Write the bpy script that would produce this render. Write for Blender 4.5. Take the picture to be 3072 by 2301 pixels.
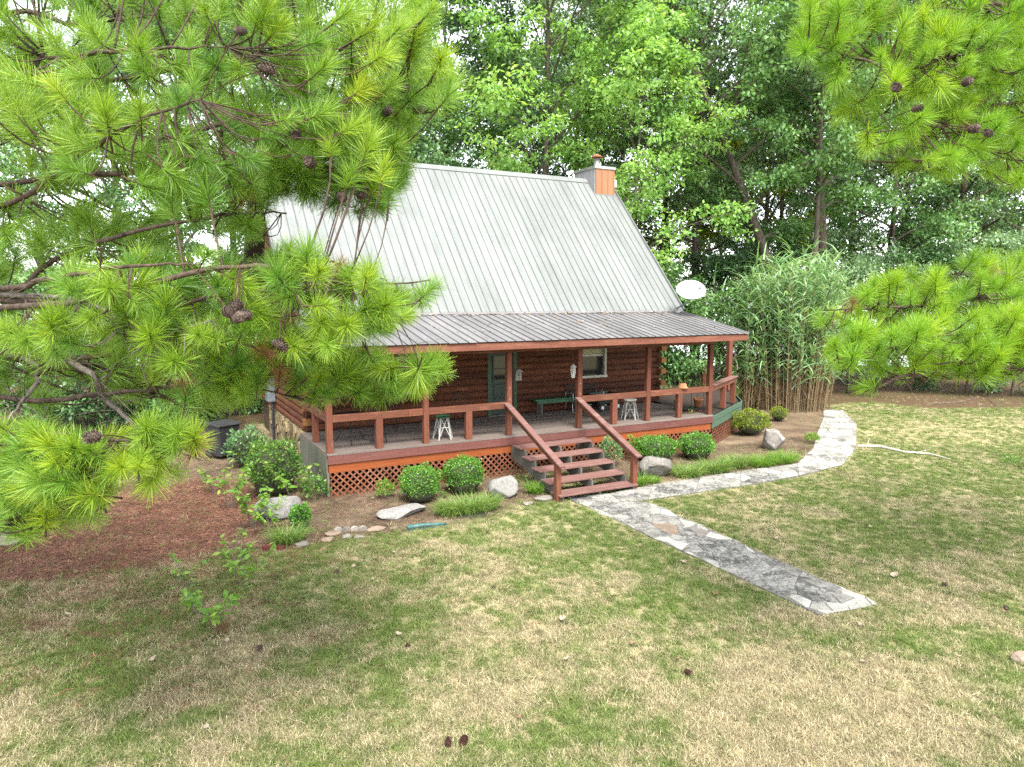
import bpy, bmesh, math, random
import numpy as np
from mathutils import Vector, Matrix, noise as mnoise
R_ = math.radians
rnd = random.Random(7)
for o in list(bpy.data.objects): bpy.data.objects.remove(o)
SC = bpy.context.scene
COL = SC.collection

# ------------------------------------------------------------------ camera, sky, sun, exposure
CAM_H, FPX, PW, PH = 4.77, 2129.0, 3072.0, 2301.0
PITCH, YAW = R_(6.95), R_(-28.0)
cam = bpy.data.cameras.new('Camera'); cam.sensor_width = 36.0; cam.lens = 36.0*FPX/PW
cam.clip_start = 0.1; cam.clip_end = 3000
camo = bpy.data.objects.new('Camera', cam); COL.objects.link(camo)
camo.location = (0, 0, CAM_H); camo.rotation_euler = (R_(90)-PITCH, 0, YAW)
SC.camera = camo

SUN_AZ = math.atan2(-0.22, -0.97)     # direction towards the sun in plan: x, y
SUN_EL = R_(56)
world = bpy.data.worlds.new('World'); SC.world = world; world.use_nodes = True
wn = world.node_tree; wn.nodes.clear()
sky = wn.nodes.new('ShaderNodeTexSky'); sky.sky_type = 'NISHITA'; sky.sun_disc = False
sky.sun_elevation = SUN_EL; sky.sun_rotation = SUN_AZ
sky.air_density = 1.0; sky.dust_density = 1.2; sky.ozone_density = 1.0
hs = wn.nodes.new('ShaderNodeHueSaturation'); hs.inputs['Saturation'].default_value = 0.25
bg = wn.nodes.new('ShaderNodeBackground'); bg.inputs['Strength'].default_value = 0.15
wo = wn.nodes.new('ShaderNodeOutputWorld')
wn.links.new(sky.outputs[0], hs.inputs['Color']); wn.links.new(hs.outputs[0], bg.inputs[0]); wn.links.new(bg.outputs[0], wo.inputs[0])
sl = bpy.data.lights.new('sun', 'SUN'); sl.energy = 2.0; sl.angle = R_(24); sl.color = (1.0, 0.95, 0.86)
so = bpy.data.objects.new('sun', sl); COL.objects.link(so)
sdir = Vector((math.sin(SUN_AZ)*math.cos(SUN_EL), math.cos(SUN_AZ)*math.cos(SUN_EL), math.sin(SUN_EL)))
so.rotation_euler = sdir.to_track_quat('Z', 'Y').to_euler(); so.location = sdir*60
SC.view_settings.view_transform = 'Standard'; SC.view_settings.look = 'None'
SC.view_settings.exposure = 2.27; SC.view_settings.gamma = 1.0; SC.view_settings.use_curve_mapping = False
SC.render.engine = 'CYCLES'
SC.cycles.use_denoising = False
SC.cycles.max_bounces = 5; SC.cycles.diffuse_bounces = 3; SC.cycles.glossy_bounces = 2; SC.cycles.transmission_bounces = 3; SC.cycles.transparent_max_bounces = 6
SC.cycles.sample_clamp_indirect = 8

# ------------------------------------------------------------------ measuring helpers (picture point -> place in the world)
_F = Vector((-math.sin(YAW)*math.cos(PITCH), math.cos(YAW)*math.cos(PITCH), -math.sin(PITCH)))
_R = Vector((math.cos(YAW), math.sin(YAW), 0)); _U = _R.cross(_F)
CAMP = Vector((0, 0, CAM_H))
def ray(px, py): return _F + _R*((px-PW/2)/FPX) - _U*((py-PH/2)/FPX)
def at(px, py, depth): return CAMP + ray(px, py)*depth
def ground_z(x, y):
    d = max(0.0, min(12.0, 16.4-y)); z = -0.028*d
    far = math.hypot(x*0.469+0.0, 0)*0 + (x*0.469+y*0.883)
    if far > 50: z -= min(9.0, (far-50)*0.22)
    z += 0.05*(mnoise.noise((x*0.13, y*0.13, 3.1))) if 0 else 0
    return z
def gz(px, py):
    d = ray(px, py); z = 0.0
    for _ in range(12):
        t = (z-CAM_H)/d.z; p = CAMP+d*t; z = ground_z(p.x, p.y)
    return Vector((p.x, p.y, z))
def onY(px, py, Y):
    d = ray(px, py); return CAMP+d*(Y/d.y)

# ------------------------------------------------------------------ mesh building
class MB:
    def __init__(s): s.v = []; s.f = []; s.m = []
    def add(s, vs, fs, mi=0):
        b = len(s.v); s.v.extend([tuple(v) for v in vs]); s.f.extend([tuple(b+i for i in f) for f in fs]); s.m.extend([mi]*len(fs)); return s
    def box(s, x0, x1, y0, y1, z0, z1, mi=0):
        return s.add([(x0,y0,z0),(x1,y0,z0),(x1,y1,z0),(x0,y1,z0),(x0,y0,z1),(x1,y0,z1),(x1,y1,z1),(x0,y1,z1)],
              [(0,3,2,1),(4,5,6,7),(0,1,5,4),(1,2,6,5),(2,3,7,6),(3,0,4,7)], mi)
    def beam(s, p0, p1, w, h, up=(0,0,1), mi=0):
        p0 = Vector(p0); p1 = Vector(p1); d = (p1-p0).normalized(); side = d.cross(Vector(up)).normalized(); u = side.cross(d)
        a = side*(w/2); b = u*(h/2); vs = []
        for p in (p0, p1): vs += [p-a-b, p+a-b, p+a+b, p-a+b]
        return s.add(vs, [(3,2,1,0),(4,5,6,7),(0,1,5,4),(1,2,6,5),(2,3,7,6),(3,0,4,7)], mi)
    def prism(s, pts, off, mi=0):
        n = len(pts); off = Vector(off); vs = [Vector(p) for p in pts]+[Vector(p)+off for p in pts]
        return s.add(vs, [tuple(range(n-1,-1,-1)), tuple(range(n, 2*n))]+[(i,(i+1)%n,n+(i+1)%n,n+i) for i in range(n)], mi)
    def tube(s, pts, rad, n=6, mi=0, cap=True):
        pts = [Vector(p) for p in pts]; k = len(pts)
        if not hasattr(rad, '__len__'): rad = [rad]*k
        vs = []; prev = None
        for i, p in enumerate(pts):
            d = (pts[min(i+1,k-1)]-pts[max(i-1,0)]).normalized()
            if prev is None:
                a = d.cross(Vector((0.3,0.2,1))); a = a if a.length > 1e-4 else d.cross(Vector((1,0,0))); a.normalize()
            else:
                a = prev-d*prev.dot(d); a = a.normalized() if a.length > 1e-5 else d.orthogonal().normalized()
            prev = a; b = d.cross(a)
            for j in range(n):
                t = 2*math.pi*j/n; vs.append(p+(a*math.cos(t)+b*math.sin(t))*rad[i])
        fs = [(i*n+j, i*n+(j+1)%n, (i+1)*n+(j+1)%n, (i+1)*n+j) for i in range(k-1) for j in range(n)]
        if cap: fs += [tuple(range(n-1,-1,-1)), tuple((k-1)*n+j for j in range(n))]
        return s.add(vs, fs, mi)
    def lathe(s, prof, c=(0,0,0), n=16, mi=0):
        cx, cy, cz = c; vs = []
        for r, z in prof:
            for j in range(n):
                t = 2*math.pi*j/n; vs.append((cx+r*math.cos(t), cy+r*math.sin(t), cz+z))
        k = len(prof); fs = [(i*n+j, i*n+(j+1)%n, (i+1)*n+(j+1)%n, (i+1)*n+j) for i in range(k-1) for j in range(n)]
        fs += [tuple(range(n-1,-1,-1)), tuple((k-1)*n+j for j in range(n))]
        return s.add(vs, fs, mi)
    def mesh(s, name, mats, bevel=0, smooth=False):
        me = bpy.data.meshes.new(name); me.from_pydata(s.v, [], s.f)
        mats = mats if isinstance(mats, (list, tuple)) else [mats]
        for m in mats: me.materials.append(m)
        if len(mats) > 1: me.polygons.foreach_set('material_index', s.m)
        if bevel:
            bm = bmesh.new(); bm.from_mesh(me)
            bmesh.ops.bevel(bm, geom=bm.edges[:], offset=bevel, segments=1, affect='EDGES', profile=0.5)
            bm.to_mesh(me); bm.free()
        if smooth: me.polygons.foreach_set('use_smooth', [True]*len(me.polygons))
        me.update(); return me
    def build(s, name, mats, parent=None, bevel=0, smooth=False): return link(name, s.mesh(name, mats, bevel, smooth), parent)

def link(name, me, parent=None):
    o = bpy.data.objects.new(name, me); COL.objects.link(o)
    if parent is not None:
        o.parent = parent
        if parent.get('_w'): o.matrix_parent_inverse = Matrix.Translation(-Vector(parent.location))
    return o
def tag(o, label=None, cat=None, group=None, kind=None):
    if label: o['label'] = label
    if cat: o['category'] = cat
    if group: o['group'] = group
    if kind: o['kind'] = kind
    return o
def thing(name, label, cat, loc=(0,0,0), rz=0, group=None, world=False):
    o = bpy.data.objects.new(name, None); COL.objects.link(o); o.location = loc; o.rotation_euler = (0,0,rz); o.empty_display_size = .2
    if world: o['_w'] = 1          # its parts are written in world coordinates
    return tag(o, label, cat, group)
def copy_tree(o, parent=None):
    c = o.copy(); COL.objects.link(c)
    if parent is not None: c.parent = parent
    for ch in list(o.children): copy_tree(ch, c)
    return c
def np_mesh(name, V, nper, mat, mi=None):
    """V: (k*nper,3) array, one polygon for each nper corners"""
    k = len(V)//nper; me = bpy.data.meshes.new(name)
    me.vertices.add(len(V)); me.vertices.foreach_set('co', np.ascontiguousarray(V, dtype=np.float32).ravel())
    me.loops.add(len(V)); me.loops.foreach_set('vertex_index', np.arange(len(V), dtype=np.int32))
    me.polygons.add(k); me.polygons.foreach_set('loop_start', np.arange(0, k*nper, nper, dtype=np.int32))
    mats = mat if isinstance(mat, (list, tuple)) else [mat]
    for m in mats: me.materials.append(m)
    if mi is not None: me.polygons.foreach_set('material_index', np.asarray(mi, dtype=np.int32))
    me.update(calc_edges=True); return me
def clip_poly(poly, a, b):
    """part of a 2-D polygon on the left of the line a->b"""
    out = []; n = len(poly); ex, ey = b[0]-a[0], b[1]-a[1]
    s = lambda p: ex*(p[1]-a[1])-ey*(p[0]-a[0])
    for i in range(n):
        p, q = poly[i], poly[(i+1)%n]; sp, sq = s(p), s(q)
        if sp >= 0: out.append(p)
        if (sp > 0 > sq) or (sp < 0 < sq):
            t = sp/(sp-sq); out.append((p[0]+t*(q[0]-p[0]), p[1]+t*(q[1]-p[1])))
    return out
def clip_convex(poly, conv):
    for i in range(len(conv)):
        if len(poly) < 3: return []
        poly = clip_poly(poly, conv[i], conv[(i+1)%len(conv)])
    return poly
def poly_area(p): return 0.5*sum(p[i][0]*p[(i+1)%len(p)][1]-p[(i+1)%len(p)][0]*p[i][1] for i in range(len(p)))
def inset_convex(p, d):
    q = p; n = len(p)
    for i in range(n):
        a, b = Vector(p[i]), Vector(p[(i+1)%n]); e = b-a
        if e.length < 1e-5: continue
        nn = Vector((-e.y, e.x)).normalized()*d; q = clip_poly(q, a+nn, b+nn)
        if len(q) < 3: return []
    return q

# ------------------------------------------------------------------ materials
class NT:
    def __init__(s, name):
        s.m = bpy.data.materials.new(name); s.m.use_nodes = True; s.t = s.m.node_tree; s.t.nodes.clear()
        s.out = s.n('ShaderNodeOutputMaterial'); s.b = None
    def n(s, typ, **kw):
        nd = s.t.nodes.new(typ)
        for k, v in kw.items(): setattr(nd, k, v)
        return nd
    def l(s, a, b): s.t.links.new(a, b)
    def coord(s, kind='Object', scale=(1,1,1)):
        c = s.n('ShaderNodeTexCoord'); mp = s.n('ShaderNodeMapping'); mp.inputs['Scale'].default_value = scale
        s.l(c.outputs[kind], mp.inputs[0]); return mp.outputs[0]
    def pos(s, scale=(1,1,1)):
        c = s.n('ShaderNodeNewGeometry'); mp = s.n('ShaderNodeMapping'); mp.inputs['Scale'].default_value = scale
        s.l(c.outputs['Position'], mp.inputs[0]); return mp.outputs[0]
    def noise(s, vec, scale, detail=4, rough=.55, dist=0):
        x = s.n('ShaderNodeTexNoise'); x.inputs['Scale'].default_value = scale; x.inputs['Detail'].default_value = detail
        x.inputs['Roughness'].default_value = rough; x.inputs['Distortion'].default_value = dist; s.l(vec, x.inputs['Vector']); return x.outputs[0]
    def ramp(s, fac, stops, interp='LINEAR'):
        r = s.n('ShaderNodeValToRGB'); e = r.color_ramp; e.interpolation = interp
        while len(e.elements) < len(stops): e.elements.new(0.5)
        for el, (p, c) in zip(e.elements, stops):
            el.position = p; el.color = (*c, 1) if hasattr(c, '__len__') else (c, c, c, 1)
        s.l(fac, r.inputs[0]); return r.outputs[0]
    def mix(s, fac, a, b, mode='MIX'):
        x = s.n('ShaderNodeMix', data_type='RGBA', blend_type=mode)
        for sock, val in ((x.inputs[0], fac), (x.inputs[6], a), (x.inputs[7], b)):
            if hasattr(val, 'links'): s.l(val, sock)
            elif hasattr(val, '__len__'): sock.default_value = (*val, 1)
            else: sock.default_value = val
        return x.outputs[2]
    def math(s, op, a, b=0.0, clamp=False):
        x = s.n('ShaderNodeMath', operation=op, use_clamp=clamp)
        for sock, val in ((x.inputs[0], a), (x.inputs[1], b)):
            if hasattr(val, 'links'): s.l(val, sock)
            else: sock.default_value = val
        return x.outputs[0]
    def objrand(s): return s.n('ShaderNodeObjectInfo').outputs['Random']
    def island(s): return s.n('ShaderNodeNewGeometry').outputs['Random Per Island']
    def principled(s, color, rough=.7, metal=0, spec=.4, bump=None, bstr=.3, bdist=.01):
        b = s.n('ShaderNodeBsdfPrincipled'); s.b = b
        for k, val in (('Base Color', color), ('Roughness', rough), ('Metallic', metal), ('Specular IOR Level', spec)):
            if hasattr(val, 'links'): s.l(val, b.inputs[k])
            elif hasattr(val, '__len__'): b.inputs[k].default_value = (*val, 1)
            else: b.inputs[k].default_value = val
        if bump is not None:
            bp = s.n('ShaderNodeBump'); bp.inputs['Strength'].default_value = bstr; bp.inputs['Distance'].default_value = bdist
            s.l(bump, bp.inputs['Height']); s.l(bp.outputs[0], b.inputs['Normal'])
        s.l(b.outputs[0], s.out.inputs[0]); return s.m
def plain(name, col, rough=.6, metal=0, spec=.4, var=.12, scale=6):
    t = NT(name); nz = t.noise(t.coord(), scale, 5); d = tuple(c*(1-2*var) for c in col); h = tuple(min(1, c*(1+var)) for c in col)
    return t.principled(t.ramp(nz, [(.3, d), (.7, h)]), rough, metal, spec)
def wood(name, c1, c2, axis='x', rough=.8, var=.2, worn=None, worn_lo=.55, worn_hi=.75, bstr=.35):
    """c1 dark grain, c2 light grain; worn: colour of weathered patches"""
    t = NT(name); sc = {'x': (.7,16,16), 'y': (16,.7,16), 'z': (16,16,.7)}[axis]
    g = t.noise(t.coord(scale=sc), 3.0, 7, .65, .6)
    c = t.ramp(g, [(.28, c1), (.55, tuple((a+b)/2 for a, b in zip(c1, c2))), (.78, c2)])
    if worn:
        w = t.noise(t.coord(scale={'x': (.6,3,3), 'y': (3,.6,3), 'z': (3,3,.6)}[axis]), 2.0, 6, .7)
        c = t.mix(t.ramp(w, [(worn_lo, 0.0), (worn_hi, 1.0)]), c, worn)
    r = t.objrand(); k = t.ramp(r, [(0, 1-var), (1, 1+var)])
    c = t.mix(1.0, c, k, 'MULTIPLY')
    # knots and nail stains
    kn = t.noise(t.coord(scale={'x': (1.6,9,9), 'y': (9,1.6,9), 'z': (9,9,1.6)}[axis]), 1.7, 2)
    c = t.mix(t.ramp(kn, [(.70, 0.0), (.76, .55)]), c, tuple(a*.35 for a in c1))
    return t.principled(c, rough, 0, .25, g, bstr, .006)
def leaf(name, stops, trans=.35, rough=.55, patch=.5, sat_noise=1.2, spec=.35, obj_var=0.0):
    """stops: list of colours for the leaves; picks by leaf and by clump"""
    t = NT(name); isl = t.island(); nz = t.noise(t.pos(), sat_noise, 2)
    f = t.math('ADD', t.math('MULTIPLY', isl, 1-patch), t.math('MULTIPLY', t.ramp(nz, [(.3, 0.0), (.7, 1.0)]), patch))
    k = len(stops); c = t.ramp(f, [(i/(k-1), s) for i, s in enumerate(stops)])
    if obj_var:
        c = t.mix(1.0, c, t.ramp(t.objrand(), [(0, (1-obj_var, 1-obj_var*.6, 1)), (.5, (1, 1, 1)), (1, (1+obj_var, 1+obj_var*.35, 1-obj_var))]), 'MULTIPLY')
    p = t.n('ShaderNodeBsdfPrincipled'); t.l(c, p.inputs['Base Color']); p.inputs['Roughness'].default_value = rough; p.inputs['Specular IOR Level'].default_value = spec
    tr = t.n('ShaderNodeBsdfTranslucent'); t.l(t.mix(1.0, c, (1.25, 1.2, .55), 'MULTIPLY'), tr.inputs[0])
    mx = t.n('ShaderNodeMixShader'); mx.inputs[0].default_value = trans
    t.l(p.outputs[0], mx.inputs[1]); t.l(tr.outputs[0], mx.inputs[2]); t.l(mx.outputs[0], t.out.inputs[0]); return t.m
# ------------------------------------------------------------------ material set
M = {}
M['post'] = wood('stained_post_wood', (0.079,0.024,0.014), (0.169,0.061,0.035), 'z', .75, .14, (0.194,0.090,0.054), .56, .8)
M['railx'] = wood('stained_rail_wood', (0.077,0.024,0.013), (0.168,0.064,0.036), 'x', .75, .14, (0.221,0.110,0.068), .52, .78)
M['raily'] = wood('stained_rail_wood_deep', (0.079,0.026,0.014), (0.166,0.065,0.037), 'y', .75, .14, (0.230,0.122,0.079), .52, .78)
M['maroon'] = wood('maroon_band_wood', (0.084,0.029,0.024), (0.136,0.054,0.045), 'x', .7, .08, (0.168,0.080,0.068), .55, .85)
M['orange'] = wood('orange_skirt_wood', (0.166,0.034,0.009), (0.259,0.078,0.020), 'x', .7, .12, (0.188,0.069,0.032), .55, .8)
M['fascia'] = wood('fascia_wood', (0.099,0.032,0.020), (0.186,0.073,0.047), 'x', .75, .1, (0.215,0.099,0.064), .5, .8)
M['tread'] = wood('tread_wood', (0.104,0.050,0.042), (0.188,0.100,0.086), 'x', .8, .1, (0.240,0.152,0.132), .5, .78)
M['slat'] = wood('lattice_wood', (0.121,0.039,0.019), (0.207,0.081,0.043), 'z', .8, .2, (0.212,0.115,0.081), .5, .75)
M['deck'] = wood('weathered_deck_wood', (0.081,0.065,0.056), (0.186,0.155,0.136), 'x', .85, .16, (0.143,0.096,0.081), .5, .75)
M['deckg'] = wood('greenish_deck_wood', (0.119,0.133,0.115), (0.238,0.259,0.231), 'x', .85, .14, (0.175,0.154,0.133), .55, .8)
M['green'] = wood('green_painted_wood', (0.041,0.075,0.049), (0.075,0.124,0.083), 'x', .7, .1, (0.112,0.143,0.105), .6, .85)
M['greyboard'] = wood('grey_weathered_board', (0.077,0.081,0.059), (0.154,0.154,0.119), 'z', .85, .15, (0.105,0.119,0.077), .5, .75)
M['log'] = wood('log_wood', (0.039,0.012,0.006), (0.123,0.041,0.018), 'x', .8, .35, (0.173,0.071,0.034), .55, .75, .6)
M['logy'] = wood('log_wood_side', (0.052,0.017,0.008), (0.130,0.046,0.021), 'y', .8, .35, (0.182,0.077,0.038), .55, .75, .6)
M['logend'] = wood('log_end_wood', (0.168,0.069,0.021), (0.276,0.138,0.051), 'z', .8, .2)
M['chink'] = plain('dark_chinking', (.06,.035,.022), .9)
M['dark'] = plain('dark_soffit_wood', (0.030,0.018,0.014), .85)
M['chorange'] = wood('chimney_cedar', (0.190,0.083,0.040), (0.286,0.152,0.086), 'z', .8, .12, (0.238,0.133,0.081), .5, .8)
M['chgrey'] = wood('chimney_grey_boards', (0.140,0.140,0.140), (0.294,0.294,0.301), 'z', .8, .15)
M['cream'] = plain('cream_paint', (0.364,0.350,0.294), .5)
M['shade'] = plain('window_shade', (.34,.34,.20), .8)
M['doorgreen'] = plain('door_green_paint', (0.017,0.032,0.023), .45)
M['trimgreen'] = plain('trim_green_paint', (0.018,0.060,0.027), .5)
M['white'] = plain('white_enamel', (0.523,0.523,0.523), .35, 0, .5, .03)
M['whitewood'] = plain('white_painted_twigs', (0.289,0.284,0.265), .6, 0, .3, .08, 14)
M['iron'] = plain('black_iron', (.022,.022,.024), .45, .6, .5)
M['grey'] = plain('grey_painted_metal', (.16,.19,.21), .45, .2)
M['galv'] = plain('galvanised_pipe', (0.336,0.343,0.350), .4, .7)
M['rust'] = plain('rusted_steel', (.32,.115,.055), .8, .2, .3, .25, 20)
M['benchgreen'] = plain('bench_green_paint', (0.028,0.096,0.048), .55, 0, .4, .2, 8)
M['greywood'] = wood('grey_bench_wood', (0.076,0.073,0.063), (0.132,0.126,0.113), 'z', .85, .1)
M['terra'] = plain('terracotta', (0.364,0.154,0.077), .8, 0, .2, .15, 9)
M['terradark'] = plain('dark_terracotta', (.22,.07,.045), .8, 0, .2)
M['rubber'] = plain('black_rubber', (.02,.02,.021), .8)
M['bin'] = plain('black_bin_plastic', (.026,.027,.029), .5)
M['brick'] = plain('old_red_brick', (0.091,0.026,0.017), .85, 0, .2, .2, 25)
M['teal'] = plain('teal_plastic', (0.038,0.104,0.100), .5, 0, .4, .25, 12)
t = NT('window_glass'); M['glass'] = t.principled((.015,.018,.018), .08, 0, .6)
def metal_roof(name, a, b, c, rough, d=None):
    t = NT(name); v = t.coord(scale=(1,.35,.35)); n1 = t.noise(v, 1.1, 7, .7, .3); n2 = t.noise(t.coord(), 22, 4, .7)
    col = t.ramp(n1, [(.3, a), (.55, b), (.75, c)])
    st_ = t.noise(t.coord(scale=(5,.12,.12)), 2.2, 6, .7); col = t.mix(.30, col, t.ramp(st_, [(.35, .6), (.6, 1.1)]), 'MULTIPLY')
    col = t.mix(.35, col, t.ramp(n2, [(.35, .62), (.65, 1.12)]), 'MULTIPLY')
    col = t.mix(1.0, col, t.ramp(t.objrand(), [(0, .93), (1, 1.05)]), 'MULTIPLY')
    sp = t.noise(t.coord(), 60, 2, .5); col = t.mix(t.ramp(sp, [(.70, 0.0), (.76, .5)]), col, d or (.16,.14,.12))
    return t.principled(col, t.ramp(n1, [(.3, rough), (.7, rough+.15)]), .12, .4, n2, .12, .004)
M['roof'] = metal_roof('galvanised_roof_sheet', (0.127,0.137,0.132), (0.161,0.175,0.168), (0.182,0.190,0.182), .5)
M['rib'] = metal_roof('dirt_and_shade_roof_rib', (0.105,0.105,0.105), (0.135,0.135,0.135), (0.179,0.179,0.172), .7)  # rib grey darkened for dirt and for the painted-in shade of the rib sides
M['proof'] = metal_roof('weathered_porch_roof_sheet', (0.110,0.108,0.111), (0.152,0.149,0.152), (0.194,0.189,0.190), .6, (0.311,0.286,0.233))
M['prib'] = metal_roof('dirt_and_shade_porch_rib', (0.050,0.049,0.049), (0.072,0.068,0.068), (0.100,0.094,0.090), .7)  # porch ribs likewise: dirt plus rib shading painted into the colour
def stone_mat(name, a, b, c, scale=3.0, stain=None, lo=.5, hi=.62, var=.15, bstr=.6):
    t = NT(name); v = t.pos(); n1 = t.noise(v, scale, 9, .68, .5); n2 = t.noise(v, scale*9, 6, .7)
    col = t.ramp(n1, [(.3, a), (.5, b), (.72, c)]); col = t.mix(.5, col, t.ramp(n2, [(.3, .55), (.7, 1.3)]), 'MULTIPLY')
    if stain:
        s1 = t.math('ADD', t.math('MULTIPLY', t.noise(v, scale*.5, 8, .7, .8), .5), t.math('MULTIPLY', t.noise(v, scale*2.6, 8, .75, 1.2), .5)); col = t.mix(t.ramp(s1, [(lo, 0.0), (hi, .85)]), col, stain); s2 = t.noise(v, scale*4.5, 7, .7, .6); col = t.mix(t.ramp(s2, [(.56, 0.0), (.66, .6)]), col, (.42,.41,.38))
    col = t.mix(1.0, col, t.ramp(t.objrand(), [(0, 1-var), (1, 1+var)]), 'MULTIPLY')
    return t.principled(col, .88, 0, .2, n2, bstr, .02)
M['flag'] = stone_mat('lichened_flagstone', (0.116,0.113,0.107), (0.218,0.210,0.191), (0.316,0.304,0.274), 3.2, (0.043,0.043,0.041), .475, .535)
M['flagedge'] = stone_mat('pale_mortared_edge_stone', (0.230,0.220,0.197), (0.336,0.324,0.295), (0.416,0.404,0.376), 3.0, (0.081,0.078,0.073), .545, .60)
M['flagmid'] = stone_mat('worn_flagstone', (0.158,0.147,0.131), (0.238,0.227,0.204), (0.317,0.306,0.278), 3.0, (0.067,0.067,0.064), .505, .56)
M['flagtan'] = stone_mat('tan_flagstone', (0.156,0.114,0.084), (0.216,0.162,0.120), (0.270,0.216,0.168), 3.0)
M['flaggrey'] = stone_mat('grey_flagstone', (0.132,0.120,0.108), (0.180,0.162,0.144), (0.240,0.216,0.192), 3.0)
M['mortar'] = stone_mat('path_mortar', (0.098,0.091,0.081), (0.154,0.147,0.133), (0.231,0.217,0.196), 8.0, (0.042,0.042,0.038))
M['boulder'] = stone_mat('grey_boulder', (0.104,0.096,0.085), (0.184,0.171,0.154), (0.257,0.245,0.223), 2.6, (0.075,0.069,0.059), .56, .7)
M['boulderw'] = stone_mat('pale_boulder', (0.123,0.119,0.112), (0.188,0.180,0.170), (0.231,0.224,0.209), 2.8, (0.079,0.076,0.072), .58, .7)
M['fieldstone'] = stone_mat('foundation_fieldstone', (0.128,0.094,0.049), (0.232,0.180,0.098), (0.330,0.270,0.165), 3.5, None, var=.4)
M['edgestone'] = stone_mat('edging_stone', (0.132,0.120,0.108), (0.198,0.180,0.156), (0.270,0.246,0.210), 6.0, None, var=.3)

# ------------------------------------------------------------------ ground, water
def inpoly(x, y, poly):
    c = False; n = len(poly); j = n-1
    for i in range(n):
        xi, yi = poly[i]; xj, yj = poly[j]
        if (yi > y) != (yj > y) and x < (xj-xi)*(y-yi)/(yj-yi)+xi: c = not c
        j = i
    return c
def np_inpoly(X, Y, poly):
    c = np.zeros(X.shape, bool); j = len(poly)-1
    for i in range(len(poly)):
        xi, yi = poly[i]; xj, yj = poly[j]
        if yi != yj: c ^= ((yi > Y) != (yj > Y)) & (X < (xj-xi)*(Y-yi)/(yj-yi)+xi)
        j = i
    return c
g2 = lambda *ps: [tuple(gz(*p)[:2]) for p in ps]
BED_L = g2((1560,1505),(1500,1540),(1330,1575),(1150,1605),(1000,1620),(900,1640),(780,1665),(640,1640))+[(1.0,16.4),(3.6,19.0),(4.0,26.0),(8.8,26.0),(8.8,14.0)]
BED_R = [(10.6,16.8),(10.7,14.25)]+g2((1900,1455),(2050,1440),(2230,1413),(2390,1390),(2450,1338),(2500,1300),(2500,1240))+[(27.0,21.0),(26.0,24.0),(16,24),(16,17)]
STRAW = g2((-500,1800),(-100,1765),(0,1752),(180,1745),(350,1715),(560,1690),(700,1640),(760,1590),(820,1500),(760,1450),(600,1440),(430,1460),(300,1500))+[(-9,17),(-9,13)]
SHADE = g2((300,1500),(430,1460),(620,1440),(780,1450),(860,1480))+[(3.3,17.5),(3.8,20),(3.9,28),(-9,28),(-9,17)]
FOREST = g2((2490,1215),(2620,1205),(2780,1225),(3072,1222),(3500,1215))+[(60,20),(90,60),(30,90),(-60,80),(-60,30),(-9,25),(3,28),(17,28),(24,24)]
TANP = g2((2560,1290),(2700,1255),(2900,1250),(3300,1250),(3300,1345),(2900,1330),(2700,1335))
p1_ = [gz(*p) for p in ((1705,1502),(1870,1500),(2110,1592),(2300,1670),(2420,1730),(2560,1790),(2652,1815),(2470,1855),(2360,1810),(2180,1725),(2000,1640),(1880,1575),(1780,1530))]
X_L, X_R, Y_E = 8.92, 10.28, 6.62
CURVE_UP = g2((1700,1494),(1830,1482),(1958,1456),(2100,1433),(2222,1415),(2391,1392),(2440,1345),(2452,1300),(2470,1255),(2470,1230))
CURVE_LO = g2((1730,1512),(1870,1510),(1945,1500),(2085,1480),(2222,1460),(2396,1427),(2530,1395),(2568,1345),(2570,1275),(2530,1232))
PATH_MAIN = g2((2462,1850),(2640,1812),(1948,1506),(1728,1512))
PATH_ALL = [PATH_MAIN]+[[CURVE_LO[i], CURVE_LO[i+1], CURVE_UP[i+1], CURVE_UP[i]] for i in range(len(CURVE_UP)-1)]

def axis(lo, hi, c0, c1, fine, grow=1.35):
    a = list(np.arange(c0, c1+1e-6, fine)); s = fine
    while a[-1] < hi: s *= grow; a.append(a[-1]+s)
    s = fine
    while a[0] > lo: s *= grow; a.insert(0, a[0]-s)
    return a
xs = axis(-900, 900, -10, 34, .3); ys = axis(-60, 1400, 2, 46, .3)
gv = []; 
for y in ys:
    for x in xs:
        z = ground_z(x, y)
        if y < 60 and abs(x) < 60: z += .035*mnoise.noise((x*.35, y*.35, 1.0))-.012
        gv.append((x, y, z))
nx = len(xs); gf = [(j*nx+i, j*nx+i+1, (j+1)*nx+i+1, (j+1)*nx+i) for j in range(len(ys)-1) for i in range(nx-1)]
gme = bpy.data.meshes.new('ground'); gme.from_pydata(gv, [], gf)
GA = np.array(gv); XX, YY = GA[:,0], GA[:,1]
wob = np.array([mnoise.noise((x*.9, y*.9, 9.0)) if abs(x) < 50 and abs(y) < 70 else 0 for x, y in zip(XX, YY)])*.45
wob2 = np.array([mnoise.noise((x*.9, y*.9, 29.0)) if abs(x) < 50 and abs(y) < 70 else 0 for x, y in zip(XX, YY)])*.45
def zone(polys): 
    m = np.zeros(len(XX)); 
    for k in range(4):
        ox, oy = (.12, -.12)[k % 2], (.12, -.12)[k//2]; c = np.zeros(len(XX), bool)
        for p in polys: c |= np_inpoly(XX+wob*.6+ox, YY+wob2*.6+oy, p)
        m += c*.25
    return m
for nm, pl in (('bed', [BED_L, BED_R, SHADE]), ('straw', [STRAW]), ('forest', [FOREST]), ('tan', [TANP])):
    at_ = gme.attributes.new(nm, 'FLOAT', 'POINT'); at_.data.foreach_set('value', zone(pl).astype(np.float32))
gme.polygons.foreach_set('use_smooth', [True]*len(gf))
t = NT('lawn_soil_and_mulch'); v = t.pos()
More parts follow.
